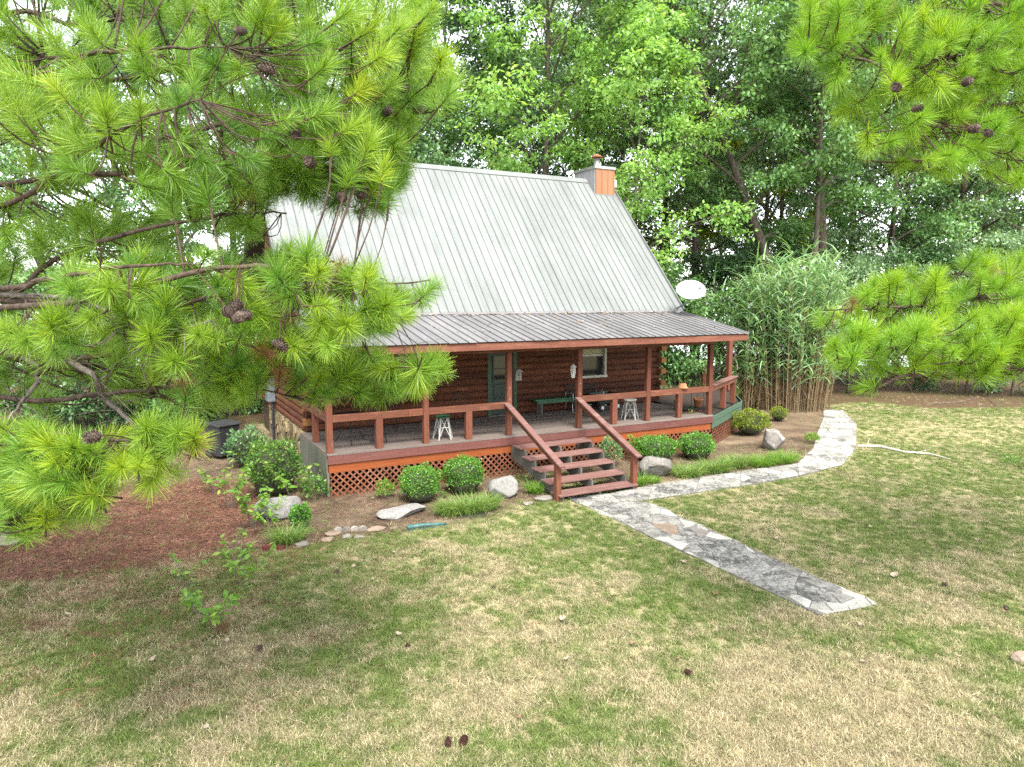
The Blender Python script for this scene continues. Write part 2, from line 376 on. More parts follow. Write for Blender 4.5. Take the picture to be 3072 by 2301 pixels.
n1 = t.noise(v, .9, 8, .65); n2 = t.noise(v, 14, 6, .75); n3 = t.noise(t.pos((1,1,1)), 55, 3, .6); n4 = t.noise(v, .33, 4, .6)
att = lambda nm: (lambda a: (setattr(a, 'attribute_name', nm), a.outputs['Fac'])[1])(t.n('ShaderNodeAttribute'))
lawn = t.ramp(t.math('ADD', t.math('MULTIPLY', n1, .6), t.math('MULTIPLY', n2, .4)), [(.34, (.075,.09,.03)), (.48, (.17,.15,.07)), (.62, (.32,.265,.155))])
lawn = t.mix(t.ramp(n3, [(.3, .0), (.65, .55)]), lawn, (.46,.39,.25))
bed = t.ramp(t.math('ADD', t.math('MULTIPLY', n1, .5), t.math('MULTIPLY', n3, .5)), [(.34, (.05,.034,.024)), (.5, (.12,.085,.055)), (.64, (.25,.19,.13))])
straw = t.ramp(t.math('ADD', t.math('MULTIPLY', n2, .6), t.math('MULTIPLY', n3, .4)), [(.32, (.03,.019,.014)), (.5, (.075,.046,.033)), (.68, (.15,.10,.07))])
forest = t.ramp(n2, [(.3, (.04,.028,.018)), (.6, (.11,.07,.04)), (.75, (.20,.13,.075))])
c = t.mix(t.math('MULTIPLY', att('tan'), .5), lawn, t.mix(n2, (.20,.18,.08), (.36,.305,.17)))
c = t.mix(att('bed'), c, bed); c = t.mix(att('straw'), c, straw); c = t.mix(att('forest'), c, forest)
gm = t.principled(c, .95, 0, .1, n3, .5, .03)
gme.materials.append(gm); gme.update()
tag(link('ground', gme), kind='structure')

t = NT('lake_water'); wv = t.noise(t.pos((.25,.6,1)), 1.6, 4)
wm = t.principled((.30,.34,.36), .12, 0, .6, wv, .25, .2)
w = MB(); w.add([(-900,25,-6.0),(900,25,-6.0),(900,1390,-6.0),(-900,1390,-6.0)], [(0,1,2,3)])
tag(w.build('water', wm), kind='structure')

# ------------------------------------------------------------------ flagstone path
pth = MB()
for q in PATH_ALL:
    q = q if poly_area(q) > 0 else q[::-1]
    qc = (sum(p[0] for p in q)/4, sum(p[1] for p in q)/4); pth.prism([(qc[0]+(x-qc[0])*(.93 if q is PATH_MAIN or len(pth.v) == 0 else 1), qc[1]+(y-qc[1])*(.985 if len(pth.v) == 0 else 1), ground_z(x, y)-.05) for x, y in q], (0, 0, .062))
path = tag(pth.build('path', M['mortar']), kind='structure')
def stones(quads, step, seed, edge_fn, warp=None):
    r = random.Random(seed); pts = []
    allp = [p for q in quads for p in q]; x0, x1 = min(p[0] for p in allp)-.5, max(p[0] for p in allp)+.5; y0, y1 = min(p[1] for p in allp)-.5, max(p[1] for p in allp)+.5
    y = y0; row = 0
    while y < y1:
        x = x0+(row % 2)*step*.5
        while x < x1:
            p = (x+r.uniform(-.36,.36)*step, y+r.uniform(-.36,.36)*step)
            pts.append(p); x += step*r.uniform(.8,1.5)
        y += step*.86; row += 1
    for q in quads:
        q = q if poly_area(q) > 0 else q[::-1]; cx = sum(p[0] for p in q)/4; cy = sum(p[1] for p in q)/4
        near = [p for p in pts if abs(p[0]-cx) < 5 and abs(p[1]-cy) < 6]
        for p in near:
            cell = list(q)
            for o in near:
                if o is p or abs(o[0]-p[0]) > 1.6*step+.5 or abs(o[1]-p[1]) > 1.6*step+.5: continue
                mx, my = (p[0]+o[0])/2, (p[1]+o[1])/2; dx, dy = o[0]-p[0], o[1]-p[1]
                cell = clip_poly(cell, (mx, my), (mx-dy, my+dx))
                if len(cell) < 3: break
            if len(cell) < 3 or abs(poly_area(cell)) < .008: continue
            cell = inset_convex(cell, .006)
            if len(cell) < 3 or abs(poly_area(cell)) < .006: continue
            if warp: cell = [warp(*c_) for c_ in cell]
            ax = sum(c_[0] for c_ in cell)/len(cell); ay = sum(c_[1] for c_ in cell)/len(cell)
            h = r.uniform(.004,.016); tx, ty = r.uniform(-.02,.02), r.uniform(-.02,.02)
            lo = [(x_, y_, ground_z(x_, y_)) for x_, y_ in cell]
            k = .93; hi = [(ax+(x_-ax)*k, ay+(y_-ay)*k, ground_z(x_, y_)+.014+h+tx*(x_-ax)+ty*(y_-ay)) for x_, y_ in cell]
            mid = [(x_, y_, ground_z(x_, y_)+.006+h+tx*(x_-ax)+ty*(y_-ay)) for x_, y_ in cell]
            n = len(cell); mb = MB()
            mb.add(lo+mid+hi, [(i,(i+1)%n,n+(i+1)%n,n+i) for i in range(n)]+[(n+i,n+(i+1)%n,2*n+(i+1)%n,2*n+i) for i in range(n)]+[tuple(range(2*n,3*n))])
            mb.build('flagstone', edge_fn(ax, ay, r), path)
TAN_AT = gz(2005,1590); GREY_AT = gz(2125,1597)
def min_edge(x, y):
    best = 9
    for i in range(3):
        a, b_ = [(PATH_MAIN[3], PATH_MAIN[0]), (PATH_MAIN[0], PATH_MAIN[1]), (PATH_MAIN[1], PATH_MAIN[2])][i]; ex, ey = b_[0]-a[0], b_[1]-a[1]; L = math.hypot(ex, ey)
        best = min(best, abs(ex*(y-a[1])-ey*(x-a[0]))/L)
    return best
def edge_main(x, y, r):
    if math.hypot(x-TAN_AT.x, y-TAN_AT.y) < .3: return M['flagtan']
    if math.hypot(x-GREY_AT.x, y-GREY_AT.y) < .25: return M['flaggrey']
    if min_edge(x, y) < .2: return M['flagedge'] if r.random() < .85 else M['flagmid']
    return M['flag'] if r.random() < .72 else M['flagmid']
def warp_main(x, y):
    if min_edge(x, y) < .06:
        cx, cy = sum(p[0] for p in PATH_MAIN)/4, sum(p[1] for p in PATH_MAIN)/4; k = -.07+.16*mnoise.noise((x*2.3, y*2.3, 5.0))
        a, b_ = PATH_MAIN[0], PATH_MAIN[3]; ax_ = Vector((b_[0]-a[0], b_[1]-a[1])).normalized(); s_ = (Vector((x-cx, y-cy))).dot(Vector((-ax_.y, ax_.x))); sd = 1 if s_ > 0 else -1
        return (x-ax_.y*k*sd, y+ax_.x*k*sd)
    return (x, y)
stones([PATH_MAIN], .36, 3, edge_main, warp_main)
stones(PATH_ALL[1:], .42, 5, lambda x, y, r: (M['flagedge'] if r.random() < .45 and x > 14 else M['flagmid']) if r.random() < .7 or x > 17 else M['flag'])

# ------------------------------------------------------------------ the log cabin
cabin = thing('log_cabin', 'log cabin with steep metal roof, wraparound timber porch and orange lattice skirt', 'house', (10.2, 23, 0), world=True)
DZ, YF, XL, XR = 1.07, 16.6, 3.88, 16.02
WY, WXL, WXR, WYB = 19.7, 4.05, 16.4, 27.2
# walls of logs
OPEN = [(9.62,10.56,0,3.12), (13.0,14.05,2.13,3.25), (6.3,7.35,2.0,3.15)]
def spans(z0, z1, a, b):
    cuts = sorted((o[0], o[1]) for o in OPEN if o[2] < z1-.03 and o[3] > z0+.03); out = []; x = a
    for c0, c1 in cuts:
        out.append((x, c0)); x = c1
    out.append((x, b)); return out
wall = MB(); logs = []; LH = .2
for k in range(14):
    z0 = DZ+k*LH
    for a, b in spans(z0, z0+LH, WXL, WXR): wall.box(a, b, WY, WY+.14, z0, z0+LH); logs.append((a, b, z0))
fw = wall.build('front_wall', M['chink'], cabin)
for a, b, z0 in logs:
    j = rnd.uniform(-.012,.012); cutx = [a, b]
    if b-a > 4: cutx = [a, a+(b-a)*rnd.uniform(.35,.65), b]
    for u, w_ in zip(cutx[:-1], cutx[1:]):
        y = WY+j; prof = [(y+.02, z0+.006), (y-.03, z0+.008), (y-.062, z0+.045), (y-.07, z0+.1), (y-.062, z0+.155), (y-.03, z0+LH-.008), (y+.02, z0+LH-.006)]
        mb = MB().prism([(u+.004, p[0], p[1]) for p in prof][::-1], (w_-u-.008, 0, 0)); mb.build('log', M['log'], fw)
for side, X in ((-1, WXL), (1, WXR)):
    wl = MB().box(min(X, X-side*.14), max(X, X-side*.14), WY+.15, WYB, DZ, 3.87).build('side_wall', M['chink'], cabin)
    for k in range(14):
        z0 = DZ+k*LH; proud = .24 if k % 2 else -.13; x = X
        prof = [(x-side*.02, z0+.006), (x+side*.03, z0+.008), (x+side*.062, z0+.045), (x+side*.07, z0+.1), (x+side*.062, z0+.155), (x+side*.03, z0+LH-.008), (x-side*.02, z0+LH-.006)]
        MB().prism([(p[0], WY-proud, p[1]) for p in prof], (0, WYB-WY+proud, 0)).build('log', M['logy'], wl)
        if k % 2:
            e = MB().prism([(X-.12, z0+.01), (X+.09, z0+.01), (X+.10, z0+.1), (X+.08, z0+LH-.01), (X-.12, z0+LH-.01)] and
              [(X-.12, WY-.262, z0+.01), (X+.09, WY-.262, z0+.01), (X+.11, WY-.262, z0+.1), (X+.08, WY-.262, z0+LH-.01), (X-.12, WY-.262, z0+LH-.01)], (0, .18, 0))
            e.build('log_end', M['logend'], wl, .008)
    # gable above
    RS = (9.24-4.33)/(23.45-18.98); gb = MB()
    gb.prism([(X-side*.06, WY, 3.87), (X-side*.06, WYB, 3.87), (X-side*.06, 23.45, 8.95)], (-side*.06, 0, 0)); gw = gb.build('gable', M['chink'], cabin)
    y = WY
    while y < WYB-.02:
        y2 = min(y+.25, WYB); zt = lambda yy: 3.87+max(0.0, (3.75-abs(yy-23.45)))*1.33
        poly = [(X, y+.004, 3.87), (X, y2-.004, 3.87), (X, y2-.004, zt(y2)), (X, y+.004, zt(y))]
        if y < 23.45 < y2: poly.insert(3, (X, 23.45, zt(23.45)))
        MB().prism(poly, (side*.022, 0, 0)).build('gable_board', M['log'] if side > 0 else M['logy'], gw); y = y2
MB().box(WXL, WXR, WYB, WYB+.14, DZ, 3.87).build('back_wall', M['chink'], cabin)
# interior floor block so the house is not see-through
MB().box(WXL+.2, WXR-.2, WY+.3, WYB-.1, .1, DZ).build('floor_slab', M['dark'], cabin)
# stone foundation along the left and back
fd = MB().box(WXL+.02, WXL+.3, WY, WYB, 0-.1, DZ).build('foundation', M['chink'], cabin)
MB().box(WXL+.3, WXR, WYB-.2, WYB+.1, -.1, DZ-.003).build('back_foundation', M['chink'], cabin)
pts = [(rnd.uniform(WY, 25.5), rnd.uniform(-.05, DZ)) for _ in range(110)]
for p in pts:
    cell = [(WY+.01, -.08), (25.5, -.08), (25.5, DZ-.01), (WY+.01, DZ-.01)]
    for o in pts:
        if o is p: continue
        mx, my = (p[0]+o[0])/2, (p[1]+o[1])/2; dx, dy = o[0]-p[0], o[1]-p[1]; cell = clip_poly(cell, (mx, my), (mx-dy, my+dx))
        if len(cell) < 3: break
    cell = inset_convex(cell, .012) if len(cell) > 2 else []
    if len(cell) < 3: continue
    MB().prism([(WXL+.03, a, b) for a, b in cell], (-rnd.uniform(.06,.12), 0, 0)).build('stone', M['fieldstone'], fd, .012)
# door, windows
dr = MB().box(9.70, 10.48, WY+.03, WY+.08, DZ+.02, 3.04).build('door', M['doorgreen'], cabin, .004)
MB().box(9.82, 10.36, WY+.018, WY+.03, 2.15, 2.93).build('pane', M['glass'], dr)
for a, b, c0, c1 in ((9.80,9.84,2.13,2.95), (10.34,10.38,2.13,2.95)): MB().box(a, b, WY+.005, WY+.03, c0, c1).build('glazing_bead', M['doorgreen'], dr)
MB().box(9.84, 10.34, WY+.004, WY+.03, 2.53, 2.56).build('glazing_bead', M['doorgreen'], dr)
for zc in (1.28, 1.72): MB().box(9.84, 10.34, WY+.018, WY+.03, zc-.02, zc+.34).build('panel', M['doorgreen'], dr, .01)
MB().lathe([(.0,0),(.02,.0),(.03,.015),(.02,.04),(0,.05)], (10.42, WY-.005, 2.02), 10).build('knob', M['galv'], dr)
df = MB().box(9.58, 9.70, WY-.085, WY+.1, DZ, 3.06).box(10.48, 10.60, WY-.085, WY+.1, DZ, 3.06).box(9.58, 10.60, WY-.09, WY+.1, 3.06, 3.18).build('door_frame', M['trimgreen'], cabin)
MB().box(9.60, 10.58, WY-.14, WY+.02, DZ, DZ+.03).build('threshold', M['greywood'], df)
for (a, b, z0, z1) in OPEN[1:]:
    wf = MB().box(a, a+.07, WY-.09, WY+.1, z0, z1).box(b-.07, b, WY-.09, WY+.1, z0, z1).box(a+.07, b-.07, WY-.085, WY+.1, z1-.08, z1).box(a-.03, b+.03, WY-.12, WY+.1, z0-.05, z0+.03).build('window', M['cream'], cabin)
    zm = z0+(z1-z0)*.62
    MB().box(a+.07, b-.07, WY+.03, WY+.04, z0+.03, zm).build('pane', M['glass'], wf)
    MB().box(a+.07, b-.07, WY+.035, WY+.045, zm, z1-.08).build('shade', M['shade'], wf)
    MB().box(a+.07, b-.07, WY-.02, WY+.03, zm-.03, zm+.04).build('sash_rail', M['cream'], wf)
# ---- deck
FRONT = [(XL, YF), (XR, YF), (XR, WY), (XL, WY)]
C0, C1, C2, C3 = (16.02,16.6), (19.4,18.65), (21.4,21.2), (21.4,25.3)
SIDE = [C0, C1, C2, C3, (16.47,25.3), (16.47,WY-.28), (16.02,WY-.28)]
frame = MB()
frame.box(XL+.06, XR-.05, YF+.12, WY-.02, .80, DZ-.05)
frame.prism([(x_+(-.09 if x_ > 17 else 0), y_+(.1 if y_ < 20 else -.05), .80) for x_, y_ in SIDE], (0, 0, DZ-.05-.80))
deck = frame.build('deck', M['dark'], cabin)
y = YF-.03; row = 0
while y < WY-.05:
    y2 = y+.14; cuts = [XL-.015, XL+rnd.uniform(2.5,5), XL+rnd.uniform(6.5,9.5), XR]
    for u, w_ in zip(cuts[:-1], cuts[1:]):
        MB().box(u+.002, w_-.002, y, y2-.007, DZ-.045, DZ+rnd.uniform(-.002,.002)).build('deck_board', M['deck'], deck)
    y = y2; row += 1
y = YF-.03
while y < 25.3:
    y2 = y+.14
    cell = clip_convex([(16.03, y), (21.6, y), (21.6, y2-.007), (16.03, y2-.007)], [C0, C1, C2, C3, (16.03,25.3), (16.03, 16.6)])
    if len(cell) > 2 and y > WY-.3: cell = clip_poly(cell, (16.49, 30), (16.49, 0)) if False else [(max(a, 16.5), b) for a, b in cell]
    if len(cell) > 2 and abs(poly_area(cell)) > .004:
        MB().prism([(a, b, DZ-.045) for a, b in cell], (0, 0, .045+rnd.uniform(-.002,.002))).build('deck_board', M['deckg'], deck)
    y = y2
def band(name, mat, p0, p1, z0, z1, th, out, joints=(), par=None):
    p0, p1 = Vector((*p0, 0)), Vector((*p1, 0)); d = p1-p0; L = d.length; d.normalize(); nrm = Vector((d.y, -d.x, 0))
    cs = [0]+[j for j in joints if 0 < j < L]+[L]
    for u, w_ in zip(cs[:-1], cs[1:]):
        a = p0+d*(u+.002)+nrm*out; b = p0+d*(w_-.002)+nrm*out
        MB().prism([(a.x, a.y, z0), (b.x, b.y, z0), (b.x, b.y, z1), (a.x, a.y, z1)], nrm*th).build(name, mat, par or deck, .004)
band('rim_board', M['maroon'], (XL, YF), (XR, YF), .815, DZ-.05, .045, -.02, (4.6, 8.1))
band('skirt_board', M['orange'], (XL+.02, YF), (XR-.05, YF), .60, .812, .035, -.05, (4.7, 9.6))
band('rim_board', M['green'], C0, C1, .845, DZ-.05, .04, -.02); band('skirt_board', M['green'], C0, C1, .62, .84, .04, -.035)
band('rim_board', M['green'], C1, C2, .845, DZ-.05, .04, -.02); band('skirt_board', M['green'], C1, C2, .62, .84, .04, -.035)
band('rim_board', M['green'], C2, C3, .845, DZ-.05, .04, -.02); band('skirt_board', M['green'], C2, C3, .62, .84, .04, -.035)
y = YF+.06
while y < WY-.02:
    y2 = min(y+.29, WY); MB().box(XL-.02, XL+.012, y+.003, y2-.003, -.12, DZ-.05).build('side_board', M['greyboard'], deck); y = y2
MB().box(XL-.022, XL+.03, YF+.0, YF+.055, -.15, .60).build('corner_strip', M['greyboard'], deck)
# ---- lattice
def lattice(p0, p1, z0, z1, pitch=.165):
    p0, p1 = Vector((*p0, 0)), Vector((*p1, 0)); d = p1-p0; L = d.length; d.normalize(); nrm = Vector((d.y, -d.x, 0)); h = z1-z0
    fr = MB(); 
    for u in (z0+.0,): fr.prism([p0+Vector((0,0,u-.05)), p1+Vector((0,0,u-.05)), p1+Vector((0,0,u)), p0+Vector((0,0,u))], nrm*.03)
    lat = fr.build('lattice', M['slat'], cabin); w_ = .037
    P = lambda s, z, o: p0+d*s+Vector((0,0,z))+nrm*o
    rect = [(0, z0), (L, z0), (L, z1), (0, z1)]
    for lay, sg in ((0, 1), (1, -1)):
        s = -h
        while s < L+h:
            q = [(s, z0), (s+w_*1.414, z0), (s+w_*1.414+sg*h, z1), (s+sg*h, z1)]
            c_ = clip_convex(q, rect)
            if len(c_) > 2 and abs(poly_area(c_)) > .0008:
                MB().prism([P(a, b, .002+lay*.009) for a, b in c_], nrm*.007).build('slat', M['slat'], lat)
            s += pitch
lattice((XL+.05, YF+.035), (XR-.03, YF+.035), -.02, .60)
q0 = (C0[0]+.03, C0[1]+.06)
lattice(q0, (C1[0]-.05, C1[1]+.06), -.02, .62, .2)
lattice((C1[0]-.02, C1[1]+.08), (C2[0]-.05, C2[1]+.03), -.02, .62, .22)
# ---- posts, rails
PX = [3.96, 6.40, 8.78, 11.03, 13.48, 15.95]; PY = 16.71
rail = MB().box(PX[0], PX[-1]+.07, PY-.075, PY+.075, 3.31, 3.47).build('porch_beam', M['railx'], cabin, .006)
MB().box(XL+.02, XL+.16, PY+.08, WY, 3.31, 3.47).build('porch_beam', M['raily'], cabin, .006)
for i, x in enumerate(PX): 
    po = MB().box(x-.074, x+.074, PY-.074, PY+.074, DZ, 3.31).build('post', M['post'], cabin, .008)
    if i in (3, 2):
        for zb in (2.35, 2.06): MB().lathe([(0,0),(.016,0),(.016,.008),(0,.01)], (0,0,0), 8).build('bolt', M['galv'], po).matrix_local = Matrix.Translation((x+.0, PY-.074, zb)) @ Matrix.Rotation(math.pi/2, 4, 'X')
for i in (0, 1, 3, 4):
    a, b = PX[i]+.074, PX[i+1]-.074; cut = (a+b)/2 + (.75 if i == 0 else 9)
    for u, w_ in ((a, min(cut, b)), (cut, b)):
        if w_-u > .05: MB().box(u+.001, w_-.001, PY-.066, PY+.066, 1.805, 1.975).build('rail', M['railx'], cabin, .008)
    m_ = (a+b)/2; MB().box(m_-.088, m_+.088, PY-.07, PY+.07, DZ, 1.805).build('baluster', M['post'], cabin, .008)
MB().box(XL+.02, XL+.15, PY+.074, WY-.08, 1.805, 1.975).build('rail', M['raily'], cabin, .008)
MB().box(XL+.01, XL+.16, 18.1, 18.26, DZ, 1.805).build('baluster', M['post'], cabin, .008)
cd = (Vector((*C1, 0))-Vector((*C0, 0))).normalized(); cn = Vector((-cd.y, cd.x, 0))
cb = lambda s, o=.1: Vector((*C0, 0))+cd*s+cn*o
MB().beam(cb(.05)+Vector((0,0,1.89)), cb(3.05)+Vector((0,0,1.89)), .132, .17).build('rail', M['railx'], cabin, .008)
MB().beam(cb(.1)+Vector((0,0,1.993)), cb(3.12)+Vector((0,0,1.993)), .26, .034).build('rail_cap', M['tread'], cabin, .006)
for s in (1.62, 2.95): MB().beam(cb(s)+Vector((0,0,DZ)), cb(s)+Vector((0,0,1.805)), .17, .15, up=cd).build('baluster', M['post'], cabin, .008)
for x, y, zt in ((21.15,24.95,3.3), (21.15,22.55,2.1), (21.15,23.6,1.8), (20.9,20.85,3.3)): MB().box(x-.09, x+.09, y-.09, y+.09, DZ, zt).build('post', M['post'], cabin, .008)
MB().box(21.08, 21.22, 22.64, 25.2, 1.8, 1.95).build('rail', M['raily'], cabin, .008)
MB().box(16.6, 21.06, 24.88, 25.02, 1.8, 1.95).build('rail', M['railx'], cabin, .008)
for x in (18.0, 19.6): MB().box(x-.09, x+.09, 24.86, 25.04, DZ, 1.8).build('baluster', M['post'], cabin, .008)
MB().beam((16.5, 24.95, 3.38), (21.3, 24.95, 3.38), .12, .15).beam((21.15, 24.8, 3.38), (20.9, 20.8, 3.38), .12, .15).build('porch_beam', M['railx'], cabin, .006)
# ---- stairs
SXL, SXR = 8.72, 10.98; TZ = [.875, .68, .485, .29, .095]; TY = [15.98, 15.47, 14.98, 14.5, 14.02]
st = MB()
for x in (SXL+.06, (SXL+SXR)/2, SXR-.1):
    st.prism([(x, 16.56, .80), (x, 16.56, .50), (x, 14.05, -.12), (x, 13.96, -.12), (x, 13.96, .05), (x, 14.3, .05), (x, 14.3, .245), (x, 14.8, .245), (x, 14.8, .44), (x, 15.28, .44), (x, 15.28, .635), (x, 15.78, .635), (x, 15.78, .80)], (.05, 0, 0))
stairs = st.build('stairs', M['greywood'], cabin)
for z, y in zip(TZ, TY):
    for k in (0, 1): MB().box(SXL-.03-rnd.uniform(0,.02), SXR+rnd.uniform(0,.02), y-.12+k*.225, y-.12+k*.225+.215, z-.045, z).build('tread', M['tread'], stairs, .006)
for x in (SXL-.02, SXR-.02):
    MB().box(x-.07, x+.07, 13.98, 14.12, -.15, .83).build('newel_post', M['post'], stairs, .008)
    MB().beam((x, 16.66, 1.94), (x, 13.82, .80), .17, .05).build('handrail', M['tread'], stairs, .006)
    MB().beam((x+.02, 16.63, 1.80), (x+.02, 14.1, .785), .05, .13).build('handrail_support', M['raily'], stairs, .004)
# ---- roofs
def sheets(name, parent, mats, P0, up, X0, X1, pitch=.265, nrib=3, rh=.026, ends=(.02, .02)):
    P0 = Vector(P0); up = Vector(up); nrm = Vector((1,0,0)).cross(up).normalized()
    if nrm.z < 0: nrm = -nrm
    x = X0; k = 0
    while x < X1-.01:
        xe = min(x+pitch*nrib, X1); prof = [(x, 0, 0)]; xr = x
        while xr < xe-.02:
            prof += [(xr+.012, 0, 0), (xr+.020, rh, 1), (xr+.030, rh, 1), (xr+.040, 0, 1)]; xr += pitch
        prof += [(xe-.002, 0, 0)]; mb = MB(); n = len(prof); lift = .003*(k % 2); e = rnd.uniform(-.01, .01)
        pt = lambda i, s, dz=0: P0+Vector((prof[i][0], 0, 0))+up*s+nrm*(prof[i][1]+lift+dz)
        s0, s1 = -ends[0]/up.length+e/up.length, 1.0
        vs = [pt(i, s0) for i in range(n)]+[pt(i, s1) for i in range(n)]+[pt(i, s0, -.006) for i in range(n)]
        mb.add(vs, [(i, i+1, n+i+1, n+i) for i in range(n-1)], 0)
        mb.m[-(n-1):] = [prof[i+1][2] if prof[i+1][2] else 0 for i in range(n-1)]
        mb.f += [(i, 2*n+i, 2*n+i+1, i+1) for i in range(n-1)]; mb.m += [1]*(n-1)
        mb.build(name, mats, parent); x = xe; k += 1
RX0, RX1 = 3.5, 16.78; RIDGE_Y, RIDGE_Z, EY, EZ = 23.45, 9.24, 18.98, 4.33
BY = 2*RIDGE_Y-EY
rf = MB()
rf.prism([(RX0+.03, EY+.03, EZ-.02), (RX0+.03, RIDGE_Y, RIDGE_Z-.02), (RX0+.03, BY-.03, EZ-.02), (RX0+.03, BY-.03, EZ-.17), (RX0+.03, RIDGE_Y, RIDGE_Z-.2), (RX0+.03, EY+.03, EZ-.17)], (RX1-RX0-.06, 0, 0))
roof = rf.build('roof', M['dark'], cabin)
sheets('roof_sheet', roof, [M['roof'], M['rib']], (0, EY, EZ), (0, RIDGE_Y-EY, RIDGE_Z-EZ), RX0, RX1)
sheets('roof_sheet', roof, [M['roof'], M['rib']], (0, BY, EZ), (0, RIDGE_Y-BY, RIDGE_Z-EZ), RX0, RX1)
rc = MB()
for sg in (-1, 1): rc.prism([(RX0-.02, RIDGE_Y, RIDGE_Z+.05), (RX0-.02, RIDGE_Y+sg*.15, RIDGE_Z+.05-.165), (RX0-.02, RIDGE_Y+sg*.15, RIDGE_Z+.035-.165), (RX0-.02, RIDGE_Y, RIDGE_Z+.03)], (15.74-RX0, 0, 0))
rc.build('ridge_cap', M['roof'], roof)
for X in (RX0-.03, RX1-.005):
    MB().beam((X+.015, EY-.02, EZ+.0), (X+.015, RIDGE_Y, RIDGE_Z+.0), .035, .13, up=(0,-.7,.7)).build('rake_trim', M['roof'], roof)
    MB().beam((X+.015, BY+.02, EZ+.0), (X+.015, RIDGE_Y, RIDGE_Z+.0), .035, .13, up=(0,.7,.7)).build('rake_trim', M['roof'], roof)
# porch roof
PE_Y, PE_Z = 15.9, 3.66
pr = MB().prism([(RX0+.05, EY+.6, 4.38), (RX0+.05, PE_Y+.06, PE_Z-.025), (RX0+.05, PE_Y+.06, PE_Z-.1), (RX0+.05, EY+.6, 4.26)][::-1], (16.68-RX0-.05, 0, 0))
proof = pr.build('porch_roof', M['dark'], cabin)
sheets('roof_sheet', proof, [M['proof'], M['prib']], (0, PE_Y, PE_Z), (0, EY+.02-PE_Y, 4.275-PE_Z), RX0, 16.72, .265, 3, .022)
MB().prism([(RX0, EY-.10, 4.275), (RX0, EY+.10, 4.40), (RX0, EY+.10, 4.385), (RX0, EY-.10, 4.26)], (16.74-RX0, 0, 0)).build('flashing', M['proof'], proof)
for u, w_ in ((RX0+.02, 8.55), (8.553, 13.1), (13.103, 16.72)): MB().box(u, w_, PE_Y+.02, PE_Y+.055, 3.445, PE_Z-.028).build('fascia_board', M['fascia'], proof, .004)
MB().beam((16.70, PE_Y+.06, PE_Z-.10), (16.70, EY-.0, 4.27-.10), .03, .15).build('rake_board', M['fascia'], proof)
MB().beam((16.725, PE_Y+.0, PE_Z+.012), (16.725, EY, 4.275+.012), .05, .03).build('rake_trim', M['proof'], proof)
# ---- chimney
HX0, HX1, HY0, HY1, HZ0, HZ1 = 15.76, 16.66, 22.92, 24.35, 8.05, 9.62
ch = MB().box(HX0+.02, HX1-.02, HY0+.02, HY1-.02, HZ0, HZ1).build('chimney', M['chgrey'], cabin)
for k in range(3): MB().box(HX0+.045+k*.275, HX0+.045+k*.275+.262, HY0-.004, HY0+.02, 8.66, HZ1-.02).build('cladding_board', M['chorange'], ch)
for k in range(4): MB().box(HX0+.025+k*.275, HX0+.058+k*.275, HY0-.022, HY0-.004, 8.66, HZ1-.02).build('batten', M['chorange'], ch)
for k in range(6): 
    ya = HY0+.03+k*.235; MB().box(HX0-.004, HX0+.02, ya, ya+.225, 8.3+min(.9,k*.3), HZ1-.02).build('cladding_board', M['chgrey'], ch); MB().box(HX0-.02, HX0-.004, ya-.02, ya+.012, 8.5+min(.75,k*.26), HZ1-.02).build('batten', M['chgrey'], ch)
MB().box(HX0-.04, HX1+.04, HY0-.04, HY1+.04, HZ1-.02, HZ1+.09).build('cap', M['galv'], ch, .01)
MB().box(HX0-.05, HX1+.06, HY0-.05, HY0-.024, 8.56, 8.66).build('flashing', M['roof'], ch)
fl = MB().lathe([(.30,0),(.24,.03),(.115,.06),(.115,.36),(.0,.36)], ((HX0+HX1)/2-.08, HY0+.45, HZ1+.09), 18).build('flue', M['galv'], ch, 0, True)
MB().lathe([(.22,.40),(.225,.42),(.08,.50),(.0,.52)], ((HX0+HX1)/2-.08, HY0+.45, HZ1+.09), 18).build('flue_cap', M['rust'], fl)
for k in range(4):
    a_ = k*math.pi/2+.4; cx, cy = (HX0+HX1)/2-.08+.11*math.cos(a_), HY0+.45+.11*math.sin(a_); MB().tube([(cx, cy, HZ1+.42), (cx*1+.03*math.cos(a_), cy+.03*math.sin(a_), HZ1+.51)], .008, 5).build('cap_bracket', M['rust'], fl)
MB().box(HX1-.01, HX1+.16, HY0+.15, HY0+.22, 9.22, 9.30).box(HX1+.09, HX1+.19, HY0+.1, HY0+.27, 8.98, 9.26).build('vent_hood', M['white'], ch, .015)
# ---- meter box, conduit and downpipe on the left wall
mbx = MB().box(WXL-.32, WXL-.07, 24.0, 24.55, 1.35, 2.15).build('meter_box', M['grey'], cabin, .02)
MB().lathe([(.09,0),(.09,.06),(.07,.09),(0,.1)], (0,0,0), 14).build('meter_dial', M['galv'], mbx).matrix_local = Matrix.Translation((WXL-.32, 24.27, 1.9)) @ Matrix.Rotation(-math.pi/2, 4, 'Y')
MB().tube([(WXL-.16, 24.1, -.05), (WXL-.16, 24.1, 1.36)], .045, 8).build('conduit', M['bin'], cabin)
